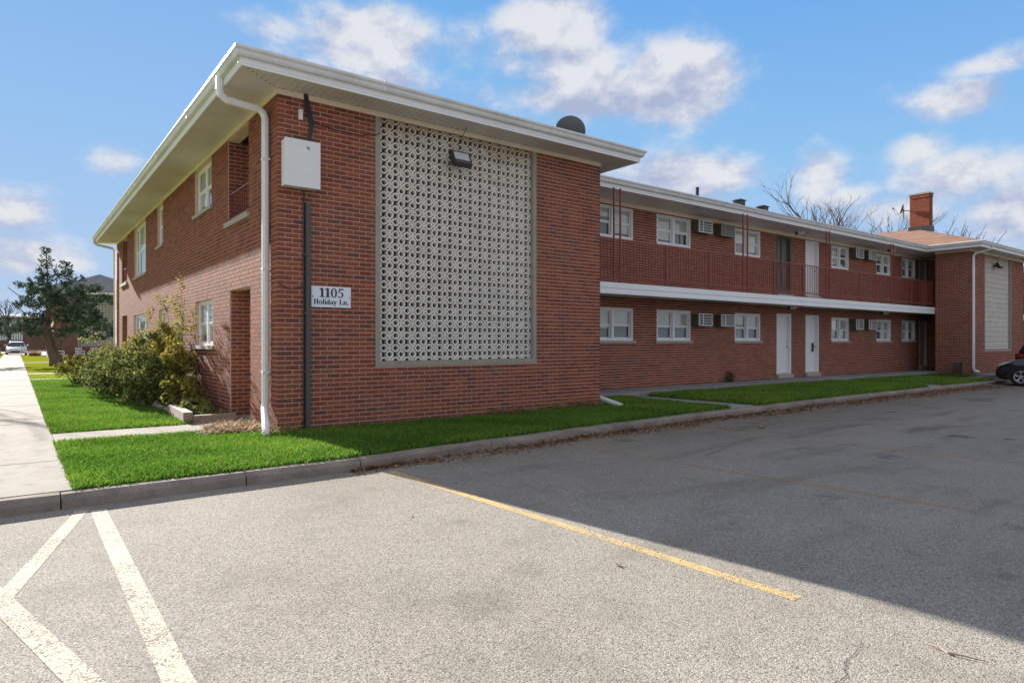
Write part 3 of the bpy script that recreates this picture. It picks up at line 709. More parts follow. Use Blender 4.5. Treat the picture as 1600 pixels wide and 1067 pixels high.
# side entrances of the left wall
for (y0, y1, z0, z1) in ((1.5,2.66,0,2.2),(16.7,17.9,0,2.2)):
    d = MB().box(.86, .899, y0, y1, z0, z1).build('door', M['creamdoor'], bld); MB().tube([(.8,y0+.12,1.0),(.8,y0+.12,1.14)], .012, 6).build('handle', M['brass'], d)
for (y0, y1, z) in ((1.53,2.90,3.57),(16.63,18.1,3.48)):
    MB().box(-.06, .2, y0-.1, y1+.1, z-.09, z).build('ledge', M['sill'], bld)
    r = MB(); r.box(.03,.06,y0,y1,z+.52,z+.55).box(.03,.06,y0,y1,z+.06,z+.09); rr = r.build('niche_railing', M['red'], bld)
    n = 10; bb = MB().box(-.007,.007,-.007,.007,z+.09,z+.52).mesh(M['red'])
    for k in range(n): link('baluster', bb, rr, (.045, y0 + (y1-y0)*(k+.5)/n, 0))
# through-wall sleeves with grilles
def sleeve(x0, x1, z0, z1, bars, bl):
    y0 = WY - .25; t = .026
    mb = MB().box(x0, x1, y0+.012, WY, z0, z1); o = mb.build('air_conditioner_sleeve', M['ac'], bld)
    MB().box(x0+t, x1-t, y0+.004, y0+.0115, z0+t, z1-t).build('grille_back', M['screen'], o)
    f = MB().box(x0,x0+t,y0-.01,y0+.0115,z0,z1).box(x1-t,x1,y0-.01,y0+.0115,z0,z1).box(x0+t,x1-t,y0-.01,y0+.0115,z1-t,z1).box(x0+t,x1-t,y0-.01,y0+.0115,z0,z0+t)
    n = bars
    for k in range(1, n+1): zc = z0+t+(z1-z0-2*t)*k/(n+1); f.box(x0+t,x1-t,y0-.006,y0+.003,zc-.007,zc+.007)
    if bl: f.box(x0+.2,x0+.23,y0-.008,y0+.003,z0+t,z1-t)
    f.build('grille', bl, o)
for z in (0, 2.82):
    mm = M['vinyl'] if z == 0 else M['vinyl']
    sleeve(13.19, 13.85, 1.85+z, 2.22+z, 3, mm); sleeve(14.31, 15.02, 1.85+z, 2.22+z, 4, mm if z == 0 else M['sill'])
    sleeve(23.13, 23.75, 1.85+z, 2.24+z, 3, mm); sleeve(24.2, 24.9, 1.86+z, 2.24+z, 5, mm)

# eaves: soffit planks, fascia, gutter, frieze
sof = MB()
def planks(x0, x1, y0, y1, along, p=.105):
    if along == 'y':
        v = y0
        while v < y1 - .01: w = min(v+p, y1); sof.box(x0, x1, v+.004, w-.004, TOP+rnd.uniform(0,.0015), TOP+.02); v += p
    else:
        v = x0
        while v < x1 - .01: w = min(v+p, x1); sof.box(v+.004, w-.004, y0, y1, TOP+rnd.uniform(0,.0015), TOP+.02); v += p
OL, OF, OR_ = .68, .58, .62
planks(-OL+.012, 0, 0, 20.08, 'y')
planks(0, FW+OR_-.012, -OF+.012, 0, 'x')
# mitred corner
for k in range(6):
    a, b_ = k*.105, min((k+1)*.105-.004, OF-.012); q = OL/OF
    sof.prism([(-OL+.012, -b_), (-b_*q+.0, -b_), (-a*q, -a), (-OL+.012, -a)], TOP+.001, TOP+.02)
for k in range(7):
    a, b_ = k*.105, min((k+1)*.105-.004, OL-.012); q = OF/OL
    sof.prism([(-b_, -OF+.012), (-a, -OF+.012), (-a, -a*q), (-b_, -b_*q)], TOP+.0015, TOP+.02)
planks(FW, FW+OR_-.012, 0, 1.43, 'y')
planks(FW+.0, 30.6, 1.432, WY, 'x')
planks(FX-OR_+.012, FX, 0, 1.43, 'y'); planks(FX-OR_+.012, FX+FW+OR_-.012, -OF+.012, 0, 'x'); planks(FX+FW, FX+FW+OR_-.012, 0, 1.43, 'y'); planks(30.61, 56, 1.432, WY, 'x')
sof.build('soffit', M['soffit'], bld)
MB().box(-OL+.01, FX+FW+.5, -OF+.01+0, 0, TOP+.025, TOP+.03).build('soffit_backing', M['dark'], bld) if 0 else None
mv = MB()
for k in range(9):                                       # vent slots along the mitre and the front wall
    u = .06 + k*.07; mv.box(-u*OL/OF-.008, -u*OL/OF+.008, -u-.012, -u+.012, TOP-.003, TOP+.0005)
for k in range(60): mv.box(k*.12+.05, k*.12+.07, -.05, -.04, TOP-.003, TOP+.0005)
mv.build('vent_slots', M['metal_dark'], bld)
fas = MB(); gut = MB()
GZ = 5.30
def eave(pts):
    """pts: outer soffit line; outward is to the right of travel."""
    pts = [Vector(p) for p in pts]
    def off(d):
        out = []
        for i, p in enumerate(pts):
            ns = []
            for a, b in ((i-1, i), (i, i+1)):
                if 0 <= a and b < len(pts): e = (pts[b]-pts[a]).normalized(); ns.append(Vector((e.y, -e.x)))
            if len(ns) == 2: n = (ns[0]+ns[1]) / (1 + ns[0].dot(ns[1]))
            else: n = ns[0]
            out.append(p + n * d)
        return out
    def sweep(mb, prof):
        rows = [[(*q, z) for q in off(d)] for d, z in prof]; n = len(pts); b = len(mb.v)
        for i in range(n): mb.v += [r[i] for r in rows]; mb.t += [0]*len(prof)
        m = len(prof)
        for i in range(n-1):
            for k in range(m): j = (k+1) % m; mb.f.append((b+i*m+k, b+(i+1)*m+k, b+(i+1)*m+j, b+i*m+j))
        mb.f.append(tuple(b+k for k in range(m))); mb.f.append(tuple(b+(n-1)*m+m-1-k for k in range(m)))
    sweep(fas, [(-.03,TOP-.012),(0,TOP-.012),(0,TOP+.02),(.006,TOP+.025),(.006,GZ+.08),(-.03,GZ+.08)])
    sweep(gut, [(.007,GZ),(.06,GZ+.002),(.075,GZ+.03),(.082,GZ+.07),(.105,GZ+.095),(.108,GZ+.125),(.10,GZ+.135),(.09,GZ+.125),(.08,GZ+.10),(.007,GZ+.10)])
eave([(-OL,20.1),(-OL,-OF),(FW+OR_,-OF),(FW+OR_,1.42)] if 0 else [(-OL,20.1),(-OL,-OF),(FW+OR_,-OF),(FW+OR_,1.42),(FX-OR_,1.42),(FX-OR_,-OF),(FX+FW+OR_,-OF),(FX+FW+OR_,1.42),(56,1.42)])
fas.build('fascia', M['fascia'], bld); gut.build('gutter', M['gutter'], bld)
gs = MB()
for x in (1.45, 4.5): gs.box(x-.02, x+.02, -OF-.113, -OF-.085, GZ+.09, GZ+.138).box(x-.02, x+.02, -OF-.088, -OF-.06, GZ+.0, GZ+.09)
for y in (2.6, 5.7, 8.8, 11.9, 15, 18.1): gs.box(-OL-.113, -OL-.085, y-.02, y+.02, GZ+.09, GZ+.138).box(-OL-.088, -OL-.06, y-.02, y+.02, GZ+.0, GZ+.09)
for x in (10.2, 13.3, 16.4, 19.5, 22.6, 25.7): gs.box(x-.02, x+.02, 1.42-.113, 1.42-.085, GZ+.09, GZ+.138).box(x-.02, x+.02, 1.42-.088, 1.42-.06, GZ+.0, GZ+.09)
gs.build('gutter_seams', M['gutter'], bld, kind='stuff')
fr = MB()
fr.box(-.03, FW+.02, -.03, -.008, TOP-.085, TOP-.002); fr.box(-.03, -.008, -.008, LD, TOP-.085, TOP-.002)
fr.box(FW+.008, 30.5, WY-.03, WY-.008, TOP-.11, TOP-.002); fr.box(FX-.02, FX+FW+.02, -.03, -.008, TOP-.085, TOP-.002); fr.box(FX-.03,FX-.008,-.008,1.3,TOP-.085,TOP-.002)
fr.build('frieze_board', M['cream'], bld)
# roofs
rf = MB()
def hip(x0, x1, y0, y1, z, p, front=True):
    w = (x1-x0)/2; xm = (x0+x1)/2; zr = z + w*p
    A, B, C_, D_ = (x0,y0,z),(x1,y0,z),(x1,y1,z),(x0,y1,z); r0 = (xm, y0+w, zr); r1 = (xm, y1-w, zr)
    rf.poly([A,B,r0]); rf.poly([B,C_,r1,r0]); rf.poly([C_,D_,r1]); rf.poly([D_,A,r0,r1])
    rf.poly([(x0,y0,z-.03),(x1,y0,z-.03),B,A]); rf.poly([(x0,y1,z-.03),(x0,y0,z-.03),A,D_]); rf.poly([(x1,y0,z-.03),(x1,y1,z-.03),C_,B])
    rf.poly([(x0,y1,z-.03),(x1,y1,z-.03),(x1,y0,z-.03),(x0,y0,z-.03)])
RZ = 5.445; G = .055
hip(-OL-G, FW+OR_+G, -OF-G, 20.1, RZ, .345); rf.build('roof', M['roofbrown'], bld); rf = MB()
hip(FX-OR_-G, FX+FW+OR_+G, -OF-G, 20.1, RZ, .345)
rf.build('roof', M['roofbrown'], bld)
rw = MB(); ya, yb2 = 1.42-G, 18.5; ym = (ya+yb2)/2; zr = RZ + (ym-ya)*.33
rw.v = [(3,ya,RZ-.03),(60,ya,RZ-.03),(60,ya,RZ),(3,ya,RZ),(60,ym,zr),(3,ym,zr),(60,yb2,RZ-.03),(3,yb2,RZ-.03)]; rw.t = [0]*8; rw.f = [(0,1,2,3),(3,2,4,5),(5,4,6,7),(0,7,6,1),(0,3,5,7),(1,6,4,2)]
rw.build('roof', M['roofgrey'], bld)
# chimney
ch = empty('chimney'); ch.parent = bld; ch.location = (0,0,0)
CHX0, CHX1, CHY0, CHY1, CHZ = 31.3, 31.68, 2.62, 3.48, 8.40
MB().box(CHX0+.02, CHX1-.02, CHY0+.02, CHY1-.02, 6.0, CHZ).build('chimney_shaft', M['mortar'], ch)
cb = MB()
k = 0
while 6.0 + (k+1)*BC < CHZ:
    z = 6.0 + k*BC; grow = .025 if z > CHZ-.2 else .004
    for (axis, a0, a1, f, s) in (('x',CHX0,CHX1,CHY0,-1),('y',CHY0,CHY1,CHX0,-1),('y',CHY0,CHY1,CHX1,1)):
        u = a0 - (BP/2 if k%2 else 0)
        while u < a1-.01:
            a, b = max(u,a0)+.005, min(u+BP,a1)-.005; u += BP
            if b-a < .03: continue
            f0, f1 = (f-grow, f+.03) if s < 0 else (f-.03, f+grow)
            t = rnd.uniform(.45,.9)
            cb.box(*((a,b,f0,f1) if axis=='x' else (f0,f1,a,b)), z+.005, z+BC-.005, tone=t)
    k += 1
cb.build('brick_courses', M['brick'], ch, kind='stuff')
MB().box(CHX0-.04, CHX1+.04, CHY0-.04, CHY1+.04, CHZ, CHZ+.06).box(CHX0+.1, CHX1-.1, CHY0+.1, CHY1-.1, CHZ+.06, CHZ+.10).build('chimney_cap', M['frame_conc'], ch)
MB().box(CHX0-.05, CHX1+.05, CHY0-.05, CHY1+.05, 6.2, 6.88).build('flashing', M['metal_dark'], ch)
# plumbing vent and roof vents
def hood(x, y, z):
    return MB().box(x-.15,x+.15,y-.15,y+.15,z-.4,z+.03).prism([(x-.19,y-.19),(x+.19,y-.19),(x+.19,y+.19),(x-.19,y+.19)], z+.031, z+.055).prism([(x-.12,y-.12),(x+.12,y-.12),(x+.12,y+.12),(x-.12,y+.12)], z+.056, z+.09).build('roof_vent', M['metal_dark'], bld)
MB().tube([(13.5,2.5,5.6),(13.5,2.5,6.10)], .06, 10).build('vent_pipe', M['metal_dark'], bld)
hood(17.98,4.0,6.49); hood(19.5,4.0,6.45)
# balcony slab
MB().box(FW+.008, FX-.008, 1.34, WY-.008, 2.60, 2.84).build('balcony_slab', M['soffit'], bld)
MB().box(FW+.008, FX-.008, 1.315, 1.339, 2.555, 2.835).box(FW+.008, FX-.008, 1.30, 1.3145, 2.70, 2.835).box(FW+.008, FX-.008, 1.305, 1.3145, 2.555, 2.63).build('slab_fascia', M['fascia'], bld)
MB().box(FX+FW+.01, 56, 1.30, 1.34, 2.555, 2.835).box(FX+FW+.01,56,1.34,WY-.01,2.6,2.84).build('slab_fascia', M['fascia'], bld)
MB().box(FX+.0, 30.6, 1.34, WY-.01, 2.6, 2.84).build('landing_slab', M['soffit'], bld)
RY = 1.37
rail = MB().box(FW+.01, FX-.01, RY-.018, RY+.018, 3.90, 3.925).box(FW+.01, FX-.01, RY-.012, RY+.012, 2.94, 2.965).box(FW+.01, FX-.01, RY-.012, RY+.012, 2.99, 3.008).build('balcony_railing', M['red'], bld)
bal = MB().box(-.0075,.0075,-.0075,.0075,2.965,3.90).mesh(M['red'])
x = FW + .1
while x < FX - .05: link('baluster', bal, rail, (x, RY, 0)); x += .118
for px_ in (8.68,8.91,14.21,14.44,19.16,19.38,24.19,24.42): MB().box(px_-.017,px_+.017,RY-.017,RY+.017,2.84,TOP).build('post', M['red'], rail)
for px_ in (10.65,12.55,15.87,17.6,21.6,22.9,26.1,27.2): MB().box(px_-.016,px_+.016,RY-.016,RY+.016,2.84,3.91).build('rail_post', M['red'], rail)
MB().box(FX+FW+.01, 56, RY-.02, RY+.02, 3.9, 3.93).build('balcony_railing', M['red'], bld)
o = bld.children[-1]; bl2 = MB()
x = FX+FW+.1
while x < 50: bl2.box(x-.0075,x+.0075,RY-.0075,RY+.0075,2.85,3.9); x += .118
bl2.build('balusters', M['red'], bld)
# downspouts
def spout(name, pts, r=.05, m=M['gutter'], straps=()):
    o = MB().tube(pts, r, 8).build(name, m, bld)
    for (x, y, z) in straps: MB().box(x-.055,x+.055,y-.055,y+.055,z-.015,z+.015).build('strap', m, o)
sx0, sy0 = -OL-.05, .40
spout('downspout', [(sx0,sy0,GZ+.02),(sx0,sy0,GZ-.16),(sx0+.02,sy0,GZ-.24),(sx0+.10,sy0,GZ-.30),(-.17,sy0-.02,4.96),(-.10,sy0-.02,4.91),(-.07,sy0-.02,4.82),(-.07,sy0-.03,.42),(-.09,sy0-.05,.36),(-.22,-.16,.02),(-.235,-.19,-.02)], .058, M['white'], [(-.07,sy0-.025,4.2),(-.07,sy0-.025,2.5),(-.07,sy0-.025,.9)])
spout('downspout', [(sx0,19.9,GZ),(sx0,19.9,GZ-.1),(sx0+.1,19.9,GZ-.18),(-.12,19.72,5.0),(-.06,19.70,4.9),(-.06,19.62,0)], .05)
spout('downspout', [(FX+.5,-OF-.03,GZ),(FX+.5,-OF,5.2),(FX+.14,-.12,5.02),(FX+.12,-.07,4.92),(FX+.12,-.07,.25),(FX+.16,-.1,.16),(FX+.42,-.16,.12)], .055, M['white'])
spout('downspout', [(FX+FW+.35,-.2,GZ),(FX+FW+.14,-.07,5.05),(FX+FW+.1,-.07,.2)], .05, M['white'])
spout('downspout', [(FW+.06,1.30,GZ),(FW+.06,1.2,.42),(FW+.07,1.05,.34),(FW+.10,-.55,.03)], .055, M['gutter'])
spout('gutter_elbow', [(FW+OR_+.02,1.36,GZ+.05),(FW+.3,1.28,GZ-.02),(FW+.1,1.25,GZ-.12)], .05, M['white'])

# ------------------------------------------------------------------ things fixed to the building
sg = empty('address_sign', (.835,-.012,2.08), label='white address sign reading 1105 Holiday Ln. beside the breeze-block screen', cat='sign')
MB().box(-.325,.325,-.012,0,-.165,.165).build('sign_plate', M['signw'], sg)
def glyphs():
    def R(a,b,c,d): return [('r',a,b,c,d)]
    def E_(cx,cy,rx,ry,tx,ty,a0=0,a1=360): return [('e',cx,cy,rx,ry,tx,ty,a0,a1)]
    G_ = {}
    G_['1'] = (.5, R(.18,.0,.36,1.0)+R(.06,0,.48,.06)+[('p',[(.05,.86),(.05,.80),(.18,.86),(.18,1.0)])])
    G_['0'] = (.66, E_(.33,.5,.27,.52,.13,.05))
    G_['5'] = (.6, R(.14,.86,.54,1.0)+[('p',[(.14,.86),(.09,.55),(.15,.55),(.20,.86)])]+E_(.25,.32,.28,.33,.12,.07,-150,110))
    G_['H'] = (.86, R(.1,0,.27,1)+R(.55,0,.72,1)+R(.27,.47,.55,.54)+R(.03,0,.34,.05)+R(.48,0,.79,.05)+R(.03,.95,.34,1)+R(.48,.95,.79,1))
    G_['o'] = (.58, E_(.28,.34,.25,.36,.12,.04))
    G_['l'] = (.34, R(.09,0,.24,1)+R(.02,0,.31,.05)+R(.02,.95,.1,1))
    G_['i'] = (.34, R(.09,0,.24,.68)+R(.02,0,.31,.05)+R(.02,.63,.1,.68)+R(.08,.84,.25,1))
    G_['d'] = (.62, E_(.25,.33,.23,.35,.12,.04)+R(.39,0,.53,1)+R(.31,.95,.4,1)+R(.53,0,.6,.05))
    G_['a'] = (.56, E_(.22,.2,.19,.21,.10,.04)+R(.33,0,.46,.55)+E_(.25,.52,.21,.17,.12,.05,0,170)+R(.46,0,.54,.05))
    G_['y'] = (.58, [('p',[(.02,.68),(.24,.0),(.34,.06),(.16,.68)]),('p',[(.44,.68),(.22,-.18),(.16,-.24),(.28,-.12),(.51,.68)])]+R(.0,.64,.22,.68)+R(.36,.64,.57,.68)+R(.06,-.28,.22,-.16))
    G_['L'] = (.72, R(.1,0,.27,1)+R(.03,.95,.34,1)+R(.03,0,.62,.05)+[('p',[(.50,.05),(.62,.05),(.66,.3),(.60,.3)])])
    G_['n'] = (.66, R(.08,0,.22,.68)+R(.42,0,.56,.5)+E_(.36,.46,.20,.23,.13,.07,0,160)+R(.02,0,.28,.05)+R(.36,0,.62,.05)+R(.0,.63,.1,.68))
    G_['.'] = (.3, R(.07,0,.23,.16)); G_[' '] = (.42, [])
    return G_
GL = glyphs()
def text(s, x0, z0, h, width, y, m, parent):
    tot = sum(GL[c][0] for c in s); sx = width / tot; mb = MB(); x = x0; i = 0
    for c in s:
        w, prims = GL[c]
        for p in prims:
            yy_ = y - .0001*(i % 7); i += 1
            if p[0] == 'r': pts = [(p[1],p[2]),(p[3],p[2]),(p[3],p[4]),(p[1],p[4])]; mb.poly([(x+a*sx, yy_, z0+b*h) for a, b in pts])
            elif p[0] == 'p': mb.poly([(x+a*sx, yy_, z0+b*h) for a, b in p[1]])
            else:
                _, cx, cy, rx, ry, tx, ty, a0, a1 = p; n = 18
                for k in range(n):
                    q = []
                    for a, ins in ((a0+(a1-a0)*k/n, 0), (a0+(a1-a0)*(k+1)/n, 0), (a0+(a1-a0)*(k+1)/n, 1), (a0+(a1-a0)*k/n, 1)):
                        q.append((cx+(rx-(tx if ins else 0))*math.cos(rad(a)), cy+(ry-(ty if ins else 0))*math.sin(rad(a))))
                    mb.poly([(x+a*sx, yy_, z0+b*h) for a, b in q])
        x += w*sx
    mb.build('lettering', m, parent)
for k_ in (0, 1):
    text('1105', -.205+.006*k_, -.008, .145, .41, -.0135-.0012*k_, M['ink'], sg); text('Holiday Ln.', -.292+.005*k_, -.118, .080, .58, -.0135-.0012*k_, M['ink2'], sg)
MB().lathe([(0,-.006),(.011,-.005),(.012,0)], (-.305,-.012,.0), 'y', 8).lathe([(0,-.006),(.009,-.005),(.009,0)], (.305,-.012,-.005), 'y', 8).build('screw', M['metal_dark'], sg)

ub = empty('utility_box', (.31,0,4.07), label='large white metal utility box high on the brick corner', cat='utility box')
MB().box(-.26,.26,-.19,-.008,-.345,.345).build('enclosure', M['boxwhite'], ub)
MB().box(-.272,.272,-.215,-.191,-.357,.357).build('door', M['boxwhite'], ub)
MB().tube([(.06,-.222,.26),(.10,-.225,.23)], .008, 6).build('latch', M['metal_dark'], ub)
cd = empty('conduit', (.445,0,0), label='dark grey cable conduit running down the brick wall beside the address sign', cat='conduit')
MB().box(-.035,.035,-.075,-.008,.02,3.52).build('cover', M['conduit'], cd); MB().tube([(-.055,-.025,.02),(-.055,-.025,3.7)], .012, 6).build('cable', M['metal_dark'], cd)
for z in (.9,1.8,2.7): MB().box(-.07,.045,-.079,-.008,z,z+.02).build('strap', M['conduit'], cd)
cb2 = MB()
for k in range(4):
    o_ = (k-1.5)*.018; cb2.tube([(.42+o_,-.03,TOP-.005),(.44+o_*1.4,-.04,5.0),(.50+o_,-.05-.01*k,4.78),(.49+o_*.5,-.055,4.60),(.44+o_,-.06,4.42)], .010, 6)
tag(cb2.build('cable_bundle', M['metal_dark']), 'black cable bundle dropping from the soffit into the white utility box', 'cable')
sb = empty('junction_box', (.335,0,4.86), label='small grey junction box under the eave beside the black cables', cat='junction box')
MB().box(-.03,.03,-.055,-.008,-.075,.075).build('cover', M['boxwhite'], sb); MB().box(-.034,.034,-.06,-.0551,.055,.08).build('lid', M['boxwhite'], sb)
tag(MB().tube([(.53,-.02,4.78),(.9,-.02,4.75),(1.3,-.02,4.74),(1.58,-.02,4.79),(1.66,-.05,4.83)], .006, 5).build('thin_cable', M['metal_dark']), 'thin dark cable running from the cable bundle across the bricks to the screen', 'cable')
tag(MB().tube([(.0,-.02,2.27),(.1,-.02,2.20),(.2,-.02,2.175),(.3,-.02,2.20),(.38,-.02,2.26)], .006, 5).build('sagging_cable', M['metal_dark']), 'short sagging cable between the brick corner and the conduit', 'cable')

def flood(x, z, lab):
    f = empty('floodlight', (x,0,z), label=lab, cat='floodlight')
    MB().box(-.06,.06,-.10,.07,-.04,.04).build('bracket', M['metal_dark'], f)
    c_, s_ = math.cos(rad(25)), math.sin(rad(25))
    def rot(mb): mb.v = [(a, -.12 + b*c_ + c*s_ - .0, -b*s_*1 + c*c_) for a, b, c in mb.v]; return mb
    rot(MB().box(-.19,.19,-.08,.02,-.13,.13).box(-.15,.15,.02,.05,-.10,.10)).build('housing', M['metal_dark'], f)
    rot(MB().box(-.155,.155,-.086,-.081,-.05,.105)).build('lens', M['lens'], f)
    rot(MB().box(-.155,.155,-.085,-.081,-.115,-.055)).build('visor_plate', M['conduit'], f)
    MB().tube([(-.02,-.12,.13),(.02,-.06,.22),(.03,-.03,.32),(.06,-.25,TOP-z-.01)], .006, 5).build('cable', M['metal_dark'], f)
flood(3.19, 4.62, 'black floodlight on the near breeze-block screen under the eave')
flood(FX+3.0, 4.70, 'black floodlight on the far block breeze-block screen')
def spotl(x, z, lab):
    f = empty('security_light', (x,2.0,z), label=lab, cat='security light', group='small white lamps of the wing')
    MB().lathe([(0,0),(.05,0),(.05,-.03),(0,-.03)], (0,0,0), 'z', 12).build('base', M['white'], f)
    MB().tube([(0,0,-.02),(.03,-.05,-.08)], .015, 6).build('arm', M['white'], f)
    MB().tube([(.0,0,-.10),(.05,-.06,-.07),(.12,-.15,-.04)], [.03,.055,.07], 10).build('lamp_head', M['white'], f)
    MB().tube([(.0,.04,-.09),(-.09,.03,-.05)], [.05,.03], 8).build('sensor', M['metal_dark'], f)
spotl(18.45, TOP, 'white lamp on the upper soffit nearest the dark storm door'); spotl(25.6, TOP, 'white lamp on the upper soffit above the farthest railing posts')
spotl(17.95, 2.6, 'white lamp under the balcony slab above the first ground floor door'); spotl(25.0, 2.6, 'white lamp under the balcony slab above the farther grilles')

def dish(name, loc, rz, tilt, s, lab, m):
    d = empty(name, loc, label=lab, cat='satellite dish')
    prof = [(0,0),(.12,.012),(.22,.04),(.30,.078),(.335,.10),(.34,.095),(.30,.07),(.22,.03),(.12,.002),(0,-.01)]
    mb = MB().lathe([(r*s, h*s) for r, h in prof], (0,0,0), 'z', 28, sx=1.0, sy=.92)
    R_ = Matrix.Rotation(rz, 3, 'Z') @ Matrix.Rotation(tilt, 3, 'X')
    mb.v = [tuple(R_ @ Vector(v)) for v in mb.v]; mb.build('reflector', m, d, smooth=True)
    a = MB().tube([(0,-.30*s,.09*s),(0,-.36*s,.35*s),(0,-.05*s,.52*s)], .012*s, 6).box(-.03*s,.03*s,-.09*s,.0,.49*s,.58*s)
    a.v = [tuple(R_ @ Vector(v)) for v in a.v]; a.build('feed_arm', m, d)
    MB().tube([tuple(R_ @ Vector((0,0,-.01))), (0,0,-.12*s), (0,0,-.55*s)], .022, 8).build('mast', M['metal_dark'], d)
dish('satellite_dish', (6.44,.5,5.93), rad(150), rad(68), 1.03, 'dark grey satellite dish standing on the near block roof', M['dish'])
tag(MB().tube([(31.02,3.62,7.68),(31.32,3.45,7.68)], .02, 6).build('dish_bracket', M['metal_dark']), 'dark steel bracket holding the dish to the brick chimney', 'bracket')
dish('satellite_dish', (31.0,3.64,7.75), rad(-160), rad(74), .8, 'grey satellite dish mounted on the brick chimney', M['dish'])
gm = empty('gas_meter', (FX-.3,.35,0), label='dark gas meter pipes standing at the base of the far brick block', cat='gas meter')
MB().tube([(-.05,-.12,0),(-.05,-.12,.5),(0,-.12,.56),(.05,-.12,.5),(.05,-.12,.3)], .02, 6).tube([(0,.15,0),(0,.15,.42),(.0,.05,.5)], .02, 6).build('pipe', M['metal_dark'], gm)
MB().box(-.1,.1,-.05,.14,.22,.5).build('meter_body', M['conduit'], gm)

# ------------------------------------------------------------------ planting bed, shrubs, litter
bed = empty('flower_bed', (0,0,0), label='narrow planting bed with timber and stone edging along the sunlit brick wall', cat='flower bed')
MB().prism([(-.72,2.35),(0,2.35),(0,16),(-.95,16),(-.85,9),(-.7,5.8)], -.1, .04).build('soil', M['soil'], bed)
def beam(p0, p1, w, h, m, z0=-.05):
    p0, p1 = Vector(p0), Vector(p1); d = (p1-p0).normalized(); s = Vector((-d.y, d.x))*w/2
    pts = [p0-s, p1-s, p1+s, p0+s]
    return MB().prism([tuple(q) for q in pts], z0, z0+h).build('edging_timber', m, bed)
beam((-.80,2.28),(-.74,4.05), .15, .21, M['wood']); beam((-.72,2.28),(-.02,2.30), .10, .15, M['wood'])['label'] = 'short reddish timber across the front of the bed'
def stone(name, parent, x, y, z, sx, sy, sz, seed, m):
    r = random.Random(seed); mb = MB(); n = 7; rows = [(.0,.75),(.35,1.0),(.75,.85),(1.0,.45)]
    for h, k in rows:
        for i in range(n):
            a = 2*math.pi*i/n + r.uniform(-.15,.15); q = k*r.uniform(.85,1.12); mb.v.append((q*sx*math.cos(a), q*sy*math.sin(a), h*sz+r.uniform(-.1,.1)*sz)); mb.t.append(0)
    for j in range(3):
        for i in range(n): k = (i+1)%n; mb.f.append((j*n+i, j*n+k, (j+1)*n+k, (j+1)*n+i))
    mb.f.append(tuple(3*n+i for i in range(n)))
    return mb.build(name, m, parent, (x,y,z))
y = 4.2; i = 0
while y < 15.5:
    l = rnd.uniform(.16,.34); stone('edging_stone', bed, -.74 - .015*(y-4) + rnd.uniform(-.03,.03), y+l/2, -.06, .08, l/2, rnd.uniform(.11,.18), i, M['kerb'] if i%3 else M['wood']); y += l+.02; i += 1

def leaves(mb_v, mb_f, mb_t, pts, size, tone_fn, r, elong=1.5, fold=True):
    for p in pts:
        s = size * r.uniform(.6, 1.3)
        a = Vector((r.gauss(0,1), r.gauss(0,1), r.gauss(0,.8))).normalized(); b = a.cross(Vector((r.gauss(0,1), r.gauss(0,1), r.gauss(0,1)))).normalized(); c = a.cross(b)
        P_ = Vector(p); n = len(mb_v); A = a * s * elong * .5; B = b * s * .5
        mb_v += [tuple(P_-A), tuple(P_+B*.9+c*s*.12), tuple(P_+A), tuple(P_-B*.9+c*s*.12)]
        mb_f += [(n, n+1, n+2), (n, n+2, n+3)]; mb_t += [min(1, max(0, tone_fn(p, r)))] * 4
def clump_pts(c, rad3, n, r, hollow=.45):
    out = []
    while len(out) < n:
        d = Vector((r.gauss(0,1), r.gauss(0,1), r.gauss(0,1))).normalized(); q = r.random() ** .33
        if q < hollow and r.random() < .8: continue
        out.append((c[0]+d.x*q*rad3[0], c[1]+d.y*q*rad3[1], max(.03, c[2]+d.z*q*rad3[2])))
    return out
def shrub(name, clumps, size, n, mat, tone, seed, label, cat='shrub', stems=(), stem_r=.008, base=None):
    r = random.Random(seed); e = empty(name, base or clumps[0][0][:2] + (0,), label=label, cat=cat)
    ox, oy, oz = e.location; v, f, t = [], [], []; sm = MB()
    tot = sum(c[2] for c in clumps)
    for (c, rd, w) in clumps:
        subs = [c] ; k = int(6 * w) + 3
        centers = clump_pts(c, rd, k * 4, r, .5)
        pts = []
        nn = int(n * w / tot)
        for cc in centers:
            sr = r.uniform(.16, .34) * min(rd) + .03
            pts += clump_pts(cc, (sr*1.2, sr*1.2, sr), max(4, nn // len(centers)), r, .2)
        leaves(v, f, t, [(p[0]-ox, p[1]-oy, p[2]) for p in pts], size, tone, r)
        for cc in centers[::2]:
            m_ = Vector((c[0]+r.uniform(-.15,.15)-ox, c[1]+r.uniform(-.15,.15)-oy, 0)); q = Vector((cc[0]-ox, cc[1]-oy, cc[2]))
            mid = m_.lerp(q, .5) + Vector((r.uniform(-.08,.08), r.uniform(-.08,.08), .05)); sm.tube([m_, mid, q], [stem_r, stem_r*.7, stem_r*.35], 4, cap=False)
    for st in stems:      # long arching sprays with leaves
        pts = [Vector(p) - Vector((ox, oy, 0)) for p in st]; fine = []
        for a, b in zip(pts, pts[1:]):
            for k in range(6): fine.append(a.lerp(b, k/6))
        fine.append(pts[-1]); sm.tube(fine, [stem_r*(1-.75*i/len(fine)) for i in range(len(fine))], 4, cap=False)
        lp = []
        for i, q in enumerate(fine):
            if i > len(fine)*.35:
                for _ in range(9): lp.append(tuple(q + Vector((r.gauss(0,.06), r.gauss(0,.06), r.gauss(0,.05)))))
        leaves(v, f, t, lp, size, tone, r)
    o = link('foliage', mesh_from(v, f, mat, t), e); o['kind'] = 'stuff'
    sm.build('stems', M['twig'], e); return e
tg = lambda m_, s_: (lambda p, r: r.gauss(m_, s_) + (.15 if p[2] > 1.1 else 0))
